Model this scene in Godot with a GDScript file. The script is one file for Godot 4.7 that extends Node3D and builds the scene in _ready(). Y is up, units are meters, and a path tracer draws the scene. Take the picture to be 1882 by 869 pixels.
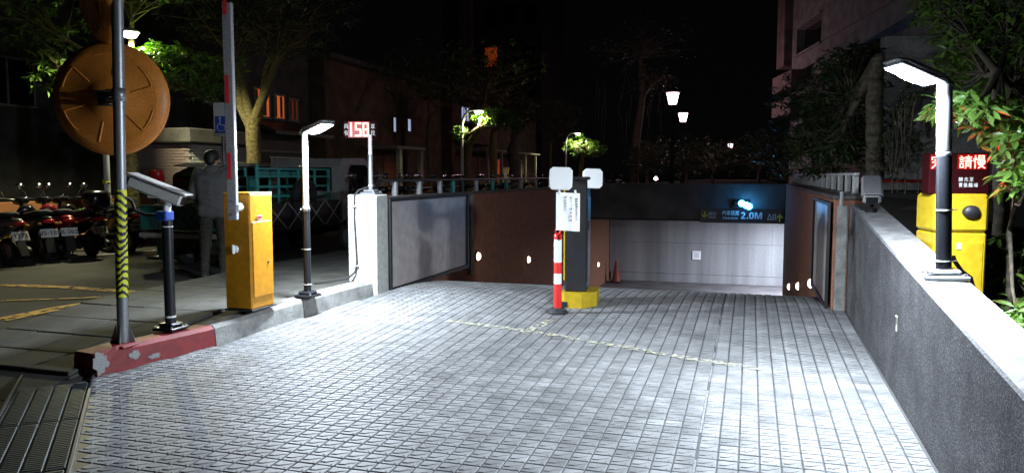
extends Node3D
# Night view of the entrance ramp of an underground car park. World -Z runs along the driveway axis; s below means metres along it (s = -z).

const F := 1400.0        # focal length in photo pixels (photo 1882 x 869)
const YAW := 17.357      # camera turned left of the driveway axis, degrees
const PITCH := -4.594
const EYE := Vector3(0, 1.5, 0)
var cam_basis: Basis
var used := {}
var rng := RandomNumberGenerator.new()
var tx := {}
var M := {}

func _ready() -> void:
	rng.seed = 7
	cam_basis = Basis.from_euler(Vector3(deg_to_rad(PITCH), deg_to_rad(YAW), 0))
	var cam := Camera3D.new()
	cam.name = "camera"
	cam.fov = rad_to_deg(2.0 * atan(434.5 / F))
	cam.near = 0.05
	cam.far = 400.0
	cam.transform = Transform3D(cam_basis, EYE)
	add_child(cam)
	cam.current = true
	var we := WorldEnvironment.new()
	we.name = "environment"
	var env := Environment.new()
	env.background_mode = Environment.BG_SKY
	var sm := ProceduralSkyMaterial.new()
	sm.sky_top_color = Color(0.03, 0.035, 0.045)
	sm.sky_horizon_color = Color(0.05, 0.052, 0.06)
	sm.ground_bottom_color = Color(0.02, 0.02, 0.02)
	sm.ground_horizon_color = Color(0.04, 0.04, 0.045)
	sm.sun_angle_max = 1.0
	var sky := Sky.new()
	sky.sky_material = sm
	env.sky = sky
	env.background_energy_multiplier = 0.3
	env.tonemap_mode = Environment.TONE_MAPPER_LINEAR
	env.tonemap_exposure = 1.0
	env.sdfgi_enabled = true
	env.ssao_enabled = true
	env.ssil_enabled = true
	we.environment = env
	add_child(we)
	var moon := DirectionalLight3D.new()
	moon.name = "moon"
	moon.light_energy = 0.0015
	moon.light_color = Color(1.0, 0.93, 0.86)
	moon.light_angular_distance = 20.0
	moon.shadow_enabled = true
	moon.rotation_degrees = Vector3(-62, 30, 0)
	add_child(moon)
	make_textures()
	make_materials()
	build_ground()
	build_driveway()
	build_left_edge()
	build_ramp()
	build_buildings()
	build_right_wall()
	build_left_equipment()
	build_island()
	build_right_equipment()
	build_street_lamps()
	build_vehicles()
	build_person()
	build_vegetation()

# ---------------------------------------------------------------- pixel helpers
func ray(u: float, v: float) -> Vector3:
	return cam_basis * Vector3((u - 941.0) / F, -(v - 434.5) / F, -1.0)
func at_y(u: float, v: float, y: float) -> Vector3:
	var d := ray(u, v)
	return EYE + d * ((y - EYE.y) / d.y)
func at_x(u: float, v: float, x: float) -> Vector3:
	var d := ray(u, v)
	return EYE + d * (x / d.x)
func at_s(u: float, v: float, s: float) -> Vector3:
	var d := ray(u, v)
	return EYE + d * (-s / d.z)
func at_d(u: float, v: float, depth: float) -> Vector3:
	return EYE + ray(u, v) * depth
func s_on_x(u: float, x: float) -> float:
	return -at_x(u, 322, x).z

# ---------------------------------------------------------------- node helpers
func numbered(called: String) -> String:
	if not used.has(called):
		used[called] = 0
		return called
	used[called] += 1
	return "%s_%03d" % [called, used[called]]
func thing(called: String, label: String, category: String, at := Vector3.ZERO, turn := 0.0, group := "") -> Node3D:
	var o := Node3D.new()
	o.name = numbered(called)
	add_child(o)
	o.position = at
	o.rotation.y = deg_to_rad(turn)
	tag(o, label, category, group)
	return o
func tag(o: Node, label: String, category := "", group := "") -> void:
	o.set_meta("label", label)
	if category:
		o.set_meta("category", category)
	if group:
		o.set_meta("group", group)
func S() -> SurfaceTool:
	var st := SurfaceTool.new()
	st.begin(Mesh.PRIMITIVE_TRIANGLES)
	return st
func commit(st: SurfaceTool) -> ArrayMesh:
	st.generate_normals()
	return st.commit()
func obj(called: String, st, m: Material, parent: Node = null) -> MeshInstance3D:
	var o := MeshInstance3D.new()
	o.mesh = commit(st) if st is SurfaceTool else st
	o.material_override = m
	if parent == null or parent == self:
		o.name = numbered(called)
		add_child(o)
	else:
		o.name = called
		parent.add_child(o, true)
	return o
func struct(called: String, st, m: Material) -> MeshInstance3D:
	var o := obj(called, st, m)
	o.set_meta("kind", "structure")
	return o
func copy_of(src: Node3D, at: Vector3, turn: float, label := "") -> Node3D:
	var o: Node3D = src.duplicate()
	o.name = numbered(str(src.name).rstrip("0123456789").trim_suffix("_"))
	add_child(o)
	o.position = at
	o.rotation.y = deg_to_rad(turn)
	if label:
		o.set_meta("label", label)
	return o

# ---------------------------------------------------------------- shape helpers
func X(p := Vector3.ZERO, e := Vector3.ZERO) -> Transform3D:
	return Transform3D(Basis.from_euler(e * (PI / 180.0)), p)
func tri(st: SurfaceTool, a: Vector3, b: Vector3, c: Vector3) -> void:
	st.add_vertex(a)
	st.add_vertex(b)
	st.add_vertex(c)
func quad(st: SurfaceTool, a: Vector3, b: Vector3, c: Vector3, d: Vector3) -> void:
	tri(st, a, b, c)
	tri(st, a, c, d)
func flat(st: SurfaceTool) -> void:
	st.set_smooth_group(-1)
# a box with chamfered edges, centred at the transform's origin
func bx(st: SurfaceTool, xf: Transform3D, size: Vector3, bev := 0.0) -> void:
	flat(st)
	var h := size * 0.5
	bev = minf(bev, minf(h.x, minf(h.y, h.z)) * 0.9)
	if bev <= 0.0:
		for ax in 3:
			for sg in [-1.0, 1.0]:
				var n := Vector3.ZERO
				n[ax] = sg
				var u := Vector3.ZERO
				u[(ax + 1) % 3] = 1.0
				var v := Vector3.ZERO
				v[(ax + 2) % 3] = 1.0
				if sg > 0:
					var w := u
					u = v
					v = w
				quad(st, xf * ((n + u + v) * h), xf * ((n + u - v) * h), xf * ((n - u - v) * h), xf * ((n - u + v) * h))
		return
	var i := h - Vector3(bev, bev, bev)
	for ax in 3:
		for sg in [-1.0, 1.0]:
			var a1 := (ax + 1) % 3
			var a2 := (ax + 2) % 3
			var p := []
			for c in [[1, 1], [1, -1], [-1, -1], [-1, 1]]:
				var q := Vector3.ZERO
				q[ax] = sg * h[ax]
				q[a1] = c[0] * i[a1]
				q[a2] = c[1] * i[a2]
				p.append(xf * q)
			if sg < 0:
				quad(st, p[0], p[1], p[2], p[3])
			else:
				quad(st, p[3], p[2], p[1], p[0])
	for ax in 3:
		var a1 := (ax + 1) % 3
		var a2 := (ax + 2) % 3
		for s1 in [-1.0, 1.0]:
			for s2 in [-1.0, 1.0]:
				var p := []
				for c in [[1, 0], [1, 1], [-1, 1], [-1, 0]]:
					var q := Vector3.ZERO
					q[ax] = c[0] * i[ax]
					q[a1] = s1 * (h[a1] if c[1] == 0 else i[a1])
					q[a2] = s2 * (i[a2] if c[1] == 0 else h[a2])
					p.append(xf * q)
				if s1 * s2 > 0:
					quad(st, p[3], p[2], p[1], p[0])
				else:
					quad(st, p[0], p[1], p[2], p[3])
	for sx in [-1.0, 1.0]:
		for sy in [-1.0, 1.0]:
			for sz in [-1.0, 1.0]:
				var a := xf * Vector3(sx * h.x, sy * i.y, sz * i.z)
				var b := xf * Vector3(sx * i.x, sy * h.y, sz * i.z)
				var c := xf * Vector3(sx * i.x, sy * i.y, sz * h.z)
				if sx * sy * sz > 0:
					tri(st, a, c, b)
				else:
					tri(st, a, b, c)
# box between two corners
func bc(st: SurfaceTool, a: Vector3, b: Vector3, bev := 0.0) -> void:
	bx(st, X((a + b) * 0.5), (b - a).abs(), bev)
func tube(st: SurfaceTool, pts: Array, radii, seg := 10, caps := true) -> void:
	var n := pts.size()
	var rings := []
	var side := Vector3.ZERO
	for k in n:
		var d: Vector3 = (pts[mini(k + 1, n - 1)] - pts[maxi(k - 1, 0)]).normalized()
		if side == Vector3.ZERO:
			side = d.cross(Vector3.UP if absf(d.y) < 0.9 else Vector3.RIGHT).normalized()
		side = (side - d * side.dot(d)).normalized()
		var up := d.cross(side)
		var r: float = radii[k] if radii is Array else radii
		var ring := []
		for j in seg:
			var a := TAU * j / seg
			ring.append(pts[k] + (side * cos(a) + up * sin(a)) * r)
		rings.append(ring)
	st.set_smooth_group(1)
	for k in n - 1:
		for j in seg:
			var j2 := (j + 1) % seg
			quad(st, rings[k][j], rings[k][j2], rings[k + 1][j2], rings[k + 1][j])
	if caps:
		flat(st)
		for j in seg:
			var j2 := (j + 1) % seg
			tri(st, pts[0], rings[0][j2], rings[0][j])
			tri(st, pts[n - 1], rings[n - 1][j], rings[n - 1][j2])
# turn a profile of (radius, height) round the local y axis
func lathe(st: SurfaceTool, xf: Transform3D, prof: Array, seg := 20, smooth := true) -> void:
	st.set_smooth_group(2 if smooth else -1)
	for k in prof.size() - 1:
		var p: Vector2 = prof[k]
		var q: Vector2 = prof[k + 1]
		for j in seg:
			var a := TAU * j / seg
			var b := TAU * (j + 1) / seg
			var p0 := xf * Vector3(p.x * cos(a), p.y, p.x * sin(a))
			var p1 := xf * Vector3(p.x * cos(b), p.y, p.x * sin(b))
			var q0 := xf * Vector3(q.x * cos(a), q.y, q.x * sin(a))
			var q1 := xf * Vector3(q.x * cos(b), q.y, q.x * sin(b))
			if p.x > 1e-5:
				tri(st, p0, p1, q1)
			if q.x > 1e-5:
				tri(st, p0, q1, q0)
# extrude a polygon (local xy) along local z from z0 to z1
func prism(st: SurfaceTool, xf: Transform3D, poly: PackedVector2Array, z0: float, z1: float) -> void:
	flat(st)
	if Geometry2D.is_polygon_clockwise(poly):
		poly = poly.duplicate()
		poly.reverse()
	var t := Geometry2D.triangulate_polygon(poly)
	for k in range(0, t.size(), 3):
		var a := poly[t[k]]
		var b := poly[t[k + 1]]
		var c := poly[t[k + 2]]
		if (b - a).cross(c - a) < 0:
			var w := b
			b = c
			c = w
		tri(st, xf * Vector3(a.x, a.y, z1), xf * Vector3(c.x, c.y, z1), xf * Vector3(b.x, b.y, z1))
		tri(st, xf * Vector3(a.x, a.y, z0), xf * Vector3(b.x, b.y, z0), xf * Vector3(c.x, c.y, z0))
	for k in poly.size():
		var p := poly[k]
		var q := poly[(k + 1) % poly.size()]
		quad(st, xf * Vector3(p.x, p.y, z0), xf * Vector3(p.x, p.y, z1), xf * Vector3(q.x, q.y, z1), xf * Vector3(q.x, q.y, z0))
# superellipse sections in local xy: [z, centre x, centre y, half width, half height, exponent]
func loft(st: SurfaceTool, xf: Transform3D, secs: Array, seg := 20) -> void:
	var rings := []
	for c in secs:
		var ring := []
		var e: float = 2.0 / (c[5] if c.size() > 5 else 2.6)
		for j in seg:
			var a := TAU * j / seg
			var co := cos(a)
			var si := sin(a)
			ring.append(xf * Vector3(c[1] + c[3] * signf(co) * pow(absf(co), e), c[2] + c[4] * signf(si) * pow(absf(si), e), c[0]))
		rings.append(ring)
	st.set_smooth_group(3)
	for k in rings.size() - 1:
		for j in seg:
			var j2 := (j + 1) % seg
			quad(st, rings[k][j], rings[k + 1][j], rings[k + 1][j2], rings[k][j2])
	for e2 in [0, rings.size() - 1]:
		var mid := Vector3.ZERO
		for p in rings[e2]:
			mid += p / seg
		for j in seg:
			var j2 := (j + 1) % seg
			if e2 == 0:
				tri(st, mid, rings[e2][j], rings[e2][j2])
			else:
				tri(st, mid, rings[e2][j2], rings[e2][j])
func sheet(st: SurfaceTool, fn: Callable, us: Array, vs: Array) -> void:
	st.set_smooth_group(4)
	for i in us.size() - 1:
		for j in vs.size() - 1:
			quad(st, fn.call(us[i], vs[j]), fn.call(us[i], vs[j + 1]), fn.call(us[i + 1], vs[j + 1]), fn.call(us[i + 1], vs[j]))
func span(a: float, b: float, n: int) -> Array:
	var r := []
	for k in n + 1:
		r.append(lerpf(a, b, float(k) / n))
	return r
func v3(x: float, y: float, z: float) -> Vector3:
	return Vector3(x, y, z)

# ---------------------------------------------------------------- textures and materials
func noise_tex(key: String, kind: int, freq: float, lo: Color, hi: Color, oct := 4, size := 512, normal := false, bump := 4.0, mid = null) -> void:
	var n := FastNoiseLite.new()
	n.noise_type = kind
	n.frequency = freq
	n.fractal_octaves = oct
	n.seed = tx.size() * 13 + 5
	var t := NoiseTexture2D.new()
	t.width = size
	t.height = size
	t.seamless = true
	t.noise = n
	t.generate_mipmaps = false
	if normal:
		t.as_normal_map = true
		t.bump_strength = bump
	else:
		var g := Gradient.new()
		g.set_color(0, lo)
		g.set_color(1, hi)
		if mid != null:
			g.add_point(0.5, mid)
		t.color_ramp = g
	tx[key] = t
func grey(v: float) -> Color:
	return Color(v, v, v)
func make_textures() -> void:
	noise_tex("fine", FastNoiseLite.TYPE_SIMPLEX_SMOOTH, 0.08, grey(0.62), grey(1.0), 4)
	noise_tex("blotch", FastNoiseLite.TYPE_SIMPLEX_SMOOTH, 0.012, grey(0.66), grey(1.0), 5)
	noise_tex("soft", FastNoiseLite.TYPE_SIMPLEX_SMOOTH, 0.02, grey(0.84), grey(1.0), 5)
	noise_tex("pebble", FastNoiseLite.TYPE_CELLULAR, 0.09, grey(1.0), grey(0.16), 1, 512, false, 4.0, grey(0.6))
	noise_tex("pebble_h", FastNoiseLite.TYPE_CELLULAR, 0.09, grey(1.0), grey(0.0), 1)
	noise_tex("rough", FastNoiseLite.TYPE_SIMPLEX_SMOOTH, 0.03, grey(0.35), grey(0.75), 4)
	noise_tex("asphalt", FastNoiseLite.TYPE_CELLULAR, 0.2, grey(1.0), grey(0.35), 2)
	noise_tex("bark", FastNoiseLite.TYPE_CELLULAR, 0.03, Color(1, 0.97, 0.9), Color(0.3, 0.28, 0.24), 4)
	noise_tex("camo", FastNoiseLite.TYPE_SIMPLEX, 0.02, Color(0.35, 0.36, 0.3), Color(1, 0.95, 0.85), 2)
	# long vertical weather streaks for concrete: noise sampled far more finely across than down
	var n := FastNoiseLite.new()
	n.frequency = 0.05
	n.fractal_octaves = 3
	n.seed = 91
	var im := Image.create(256, 256, false, Image.FORMAT_RGB8)
	for y in 256:
		for x in 256:
			var a := cos(TAU * x / 256.0) * 40.0
			var b := sin(TAU * x / 256.0) * 40.0
			var w := absf(y - 128) / 128.0
			var v := clampf(0.85 + 0.2 * n.get_noise_3d(a, b, w * 7.0), 0.3, 1.0)
			im.set_pixel(x, y, Color(v, v, v))
	tx["streak"] = ImageTexture.create_from_image(im)
	# stone chips in exposed-aggregate render: grains of dark, mid and pale stone
	var gr := RandomNumberGenerator.new()
	gr.seed = 17
	var im3 := Image.create(256, 256, false, Image.FORMAT_RGB8)
	var im4 := Image.create(256, 256, false, Image.FORMAT_RGB8)
	for y in 256:
		for x in 256:
			var q := gr.randf()
			var v3_ := 0.24 + 0.2 * gr.randf() if q < 0.35 else (0.45 + 0.25 * gr.randf() if q < 0.85 else 0.8 + 0.2 * gr.randf())
			var c4 := lerpf(0.62, 1.0, v3_)
			im4.set_pixel(x, y, Color(c4, c4, c4))
			im3.set_pixel(x, y, Color(v3_, v3_, v3_ * 1.01))
	tx["chips"] = ImageTexture.create_from_image(im4)
	tx["speckle"] = ImageTexture.create_from_image(im3)
	# patchy paint: holes where the paint is worn away
	var im2 := Image.create(256, 256, false, Image.FORMAT_RGBA8)
	n.frequency = 0.035
	n.fractal_octaves = 5
	for y in 256:
		for x in 256:
			var v2 := n.get_noise_2d(x, y) + 0.5 * n.get_noise_2d(x * 4.0 + 900, y * 4.0)
			im2.set_pixel(x, y, Color(1, 1, 1, clampf(0.62 + v2 * 1.6, 0, 1)))
	tx["worn"] = ImageTexture.create_from_image(im2)
func mat(key: String, c: Color, rough := 0.7, metal := 0.0, tex := "", scale := 1.0, bump := "", bump_cm := 0.0, coarse := "", coarse_scale := 0.3) -> StandardMaterial3D:
	var m := StandardMaterial3D.new()
	m.resource_name = key
	m.albedo_color = c.linear_to_srgb()
	m.roughness = rough
	m.metallic = metal
	m.uv1_triplanar = true
	m.uv1_world_triplanar = true
	m.uv1_scale = Vector3.ONE * scale
	if tex:
		m.albedo_texture = tx[tex]
	if bump:
		m.heightmap_enabled = true
		m.heightmap_texture = tx[bump]
		m.heightmap_scale = bump_cm
	if coarse:
		m.detail_enabled = true
		m.detail_albedo = tx[coarse]
		m.detail_blend_mode = BaseMaterial3D.BLEND_MODE_MUL
		m.detail_uv_layer = BaseMaterial3D.DETAIL_UV_2
		m.uv2_triplanar = true
		m.uv2_world_triplanar = true
		m.uv2_scale = Vector3.ONE * coarse_scale
	M[key] = m
	return m
func glow(key: String, c: Color, energy: float) -> void:
	var m := StandardMaterial3D.new()
	m.resource_name = key
	m.albedo_color = c
	m.roughness = 0.4
	m.emission_enabled = true
	m.emission = c
	m.emission_energy_multiplier = energy
	M[key] = m
func L(r: float, g: float, b: float) -> Color:
	return Color(r, g, b)
func make_materials() -> void:
	mat("asphalt", L(0.11, 0.1, 0.088), 0.85, 0.0, "asphalt", 2.0, "asphalt", 0.4, "blotch", 0.21)
	mat("pavement", L(0.105, 0.105, 0.09), 0.85, 0.0, "fine", 1.6, "fine", 0.3, "blotch", 0.37)
	mat("joint", L(0.08, 0.08, 0.082), 0.95, 0.0, "fine", 2.0)
	mat("cement", L(0.42, 0.43, 0.43), 0.9, 0.0, "fine", 2.0, "fine", 0.2)
	mat("mortar_grey", L(0.33, 0.335, 0.34), 0.9, 0.0, "fine", 2.0, "", 0.0, "blotch", 2.0)
	mat("tile", L(0.4, 0.405, 0.41), 0.62, 0.0, "fine", 3.1, "fine", 0.12, "blotch", 0.6)
	M.tile.vertex_color_use_as_albedo = true
	var tile_steps := [0.52, 0.62, 0.71, 0.8, 0.88, 0.97]
	for k in tile_steps.size():
		var tm: StandardMaterial3D = M.tile.duplicate()
		tm.vertex_color_use_as_albedo = false
		tm.albedo_color = (L(0.4, 0.405, 0.41) * tile_steps[k]).linear_to_srgb()
		M["tile%d" % k] = tm
	mat("kerb", L(0.42, 0.42, 0.4), 0.9, 0.0, "chips", 0.95, "pebble_h", 0.15, "blotch", 0.8)
	mat("kerb_red", L(0.42, 0.022, 0.028), 0.6, 0.0, "fine", 2.0, "fine", 0.2, "blotch", 1.3)
	mat("pebbledash", L(0.44, 0.44, 0.46), 0.85, 0.0, "speckle", 1.0, "speckle", 0.12, "blotch", 0.45)
	mat("pebble_top", L(0.45, 0.45, 0.45), 0.85, 0.0, "chips", 0.95, "pebble_h", 0.15, "blotch", 0.9)
	mat("pillar", L(0.72, 0.73, 0.69), 0.85, 0.0, "chips", 0.95, "pebble_h", 0.15, "soft", 0.9)
	mat("brown_wall", L(0.46, 0.215, 0.14), 0.85, 0.0, "fine", 1.1, "", 0.0, "soft", 0.5)
	M.brown_wall.metallic_specular = 0.25
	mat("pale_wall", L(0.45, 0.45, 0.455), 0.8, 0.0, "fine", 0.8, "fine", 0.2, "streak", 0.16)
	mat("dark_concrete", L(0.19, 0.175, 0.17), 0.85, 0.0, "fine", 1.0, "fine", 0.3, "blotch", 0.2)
	mat("steel_panel", L(0.5, 0.455, 0.44), 0.34, 0.12, "", 1.0, "", 0.0, "soft", 0.5)
	mat("galvanised", L(0.42, 0.44, 0.46), 0.42, 0.7, "fine", 2.5)
	mat("dark_steel", L(0.03, 0.031, 0.034), 0.42, 0.4, "fine", 2.0)
	mat("black_pole", L(0.018, 0.02, 0.026), 0.34, 0.2, "fine", 2.0)
	mat("lamp_grey", L(0.2, 0.21, 0.22), 0.4, 0.5)
	mat("yellow", L(0.5, 0.22, 0.007), 0.42, 0.0, "", 1.0, "", 0.0, "soft", 1.1)
	mat("yellow_lemon", L(0.48, 0.33, 0.012), 0.42, 0.0, "", 1.0, "", 0.0, "soft", 1.1)
	mat("seam", L(0.12, 0.06, 0.01), 0.8)
	mat("orange", L(0.9, 0.31, 0.04), 0.5, 0.0, "fine", 1.5, "", 0.0, "soft", 0.9)
	mat("white_plastic", L(0.72, 0.73, 0.72), 0.4)
	mat("white_paint", L(0.8, 0.8, 0.79), 0.5, 0.0, "fine", 1.5)
	mat("grey_paint", L(0.4, 0.4, 0.42), 0.45, 0.0, "fine", 1.2)
	mat("paper", L(0.82, 0.83, 0.84), 0.8)
	mat("ink", L(0.12, 0.13, 0.15), 0.8)
	mat("red", L(0.62, 0.025, 0.02), 0.4)
	mat("red_band", L(0.6, 0.02, 0.03), 0.45)
	mat("black", L(0.012, 0.012, 0.014), 0.5)
	mat("cabinet_black", L(0.02, 0.02, 0.022), 0.28, 0.0, "", 1.0, "", 0.0, "soft", 1.4)
	mat("rubber", L(0.02, 0.02, 0.02), 0.8, 0.0, "fine", 3.0)
	mat("chrome", L(0.65, 0.65, 0.66), 0.12, 1.0)
	mat("tape_yellow", L(0.6, 0.62, 0.03), 0.5)
	mat("grate", L(0.06, 0.078, 0.082), 0.5, 0.6, "fine", 3.0, "", 0.0, "blotch", 1.0)
	mat("scooter_black", L(0.014, 0.014, 0.016), 0.2)
	mat("scooter_grey", L(0.05, 0.052, 0.056), 0.25)
	mat("scooter_red", L(0.2, 0.012, 0.02), 0.22)
	mat("scooter_white", L(0.45, 0.45, 0.45), 0.25)
	mat("tail_red", L(0.55, 0.02, 0.02), 0.15)
	mat("plate", L(0.7, 0.68, 0.66), 0.45)
	mat("teal", L(0.04, 0.3, 0.27), 0.5, 0.0, "fine", 1.5, "", 0.0, "soft", 0.9)
	mat("teal_bright", L(0.1, 0.62, 0.56), 0.5, 0.0, "fine", 1.5, "", 0.0, "soft", 0.9)
	mat("truck_body", L(0.42, 0.41, 0.41), 0.35, 0.2, "", 1.0, "", 0.0, "soft", 0.6)
	mat("truck_dark", L(0.03, 0.028, 0.026), 0.6, 0.0, "fine", 1.5)
	mat("cream", L(0.6, 0.58, 0.5), 0.35)
	mat("window_dark", L(0.01, 0.011, 0.013), 0.08)
	mat("skin", L(0.4, 0.22, 0.15), 0.6)
	mat("hair", L(0.01, 0.009, 0.008), 0.6)
	mat("jacket", L(0.12, 0.122, 0.125), 0.9, 0.0, "fine", 2.0, "fine", 0.4)
	mat("trousers", L(0.05, 0.052, 0.045), 0.9, 0.0, "camo", 2.2)
	mat("shoes", L(0.02, 0.02, 0.02), 0.7)
	mat("pink_brick", L(0.36, 0.27, 0.27), 0.8, 0.0, "fine", 1.0)
	mat("white_brick", L(0.6, 0.6, 0.6), 0.8, 0.0, "fine", 1.0)
	mat("mortar", L(0.2, 0.17, 0.17), 0.9)
	mat("house_wall", L(0.3, 0.19, 0.12), 0.85, 0.0, "fine", 0.6, "", 0.0, "blotch", 0.25)
	mat("house_dark", L(0.2, 0.19, 0.18), 0.85, 0.0, "fine", 0.6, "", 0.0, "blotch", 0.25)
	mat("house_white", L(0.62, 0.6, 0.59), 0.8, 0.0, "fine", 0.6, "", 0.0, "blotch", 0.3)
	mat("house_pink", L(0.5, 0.36, 0.33), 0.8, 0.0, "fine", 0.6, "", 0.0, "blotch", 0.3)
	mat("shutter", L(0.16, 0.15, 0.14), 0.5, 0.4, "fine", 0.8)
	mat("trim", L(0.45, 0.43, 0.36), 0.7, 0.0, "fine", 1.0)
	mat("planter", L(0.4, 0.15, 0.05), 0.8, 0.0, "fine", 1.0)
	mat("soil", L(0.03, 0.025, 0.02), 0.95, 0.0, "fine", 1.0)
	mat("bark", L(0.3, 0.26, 0.12), 0.9, 0.0, "bark", 1.2, "bark", 1.0)
	mat("bark_dark", L(0.2, 0.18, 0.15), 0.9, 0.0, "bark", 1.0, "bark", 1.5)
	mat("road_yellow", L(0.6, 0.32, 0.03), 0.7)
	mat("road_white", L(0.55, 0.55, 0.53), 0.7)
	mat("faint_yellow", L(0.36, 0.35, 0.25), 0.7)
	for k in ["road_yellow", "road_white", "faint_yellow"]:
		M[k].albedo_texture = tx["worn"]
		M[k].transparency = BaseMaterial3D.TRANSPARENCY_ALPHA_SCISSOR
		M[k].alpha_scissor_threshold = 0.3 if k != "faint_yellow" else 0.74
		M[k].uv1_scale = Vector3.ONE * (0.7 if k != "faint_yellow" else 1.7)
	mat("blue_sign", L(0.02, 0.07, 0.4), 0.5)
	mat("sign_black", L(0.006, 0.007, 0.012), 0.3)
	mat("sign_text", L(0.5, 0.5, 0.5), 0.6)
	mat("sign_arrow", L(0.62, 0.6, 0.05), 0.6)
	mat("led_face", L(0.02, 0.002, 0.003), 0.55)
	M.led_face.metallic_specular = 0.15
	mat("cone", L(0.18, 0.03, 0.015), 0.6)
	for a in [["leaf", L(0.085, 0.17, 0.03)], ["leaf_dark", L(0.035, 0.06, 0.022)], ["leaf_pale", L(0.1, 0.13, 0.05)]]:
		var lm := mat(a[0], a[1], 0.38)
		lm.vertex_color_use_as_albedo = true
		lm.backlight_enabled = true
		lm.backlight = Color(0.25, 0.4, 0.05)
	glow("lamp_face", Color(0.9, 0.95, 1.0), 14.0)
	glow("street_globe", Color(0.97, 1.0, 0.86), 16.0)
	glow("lantern_glass", Color(1.0, 0.82, 0.86), 9.0)
	glow("far_lamp", Color(1.0, 0.85, 0.85), 12.0)
	glow("step_lamp", Color(1.0, 0.84, 0.74), 6.0)
	glow("blue_lamp", Color(0.3, 0.75, 1.0), 16.0)
	glow("led_red", Color(1.0, 0.36, 0.32), 14.0)
	glow("led_bloom", Color(1.0, 0.03, 0.05), 0.32)  # red bloom round the lit characters, put in as a glowing plate
	M.led_bloom.albedo_color = Color(0.12, 0.01, 0.01)
	M.led_red.albedo_color = Color(0.3, 0.05, 0.05)
	glow("tunnel_tube", Color(0.85, 0.9, 1.0), 3.0)
	glow("warm_window", Color(1.0, 0.5, 0.27), 0.38)
	glow("white_window", Color(0.8, 0.85, 1.0), 0.5)
	glow("orange_window", Color(1.0, 0.4, 0.15), 0.12)

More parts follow.
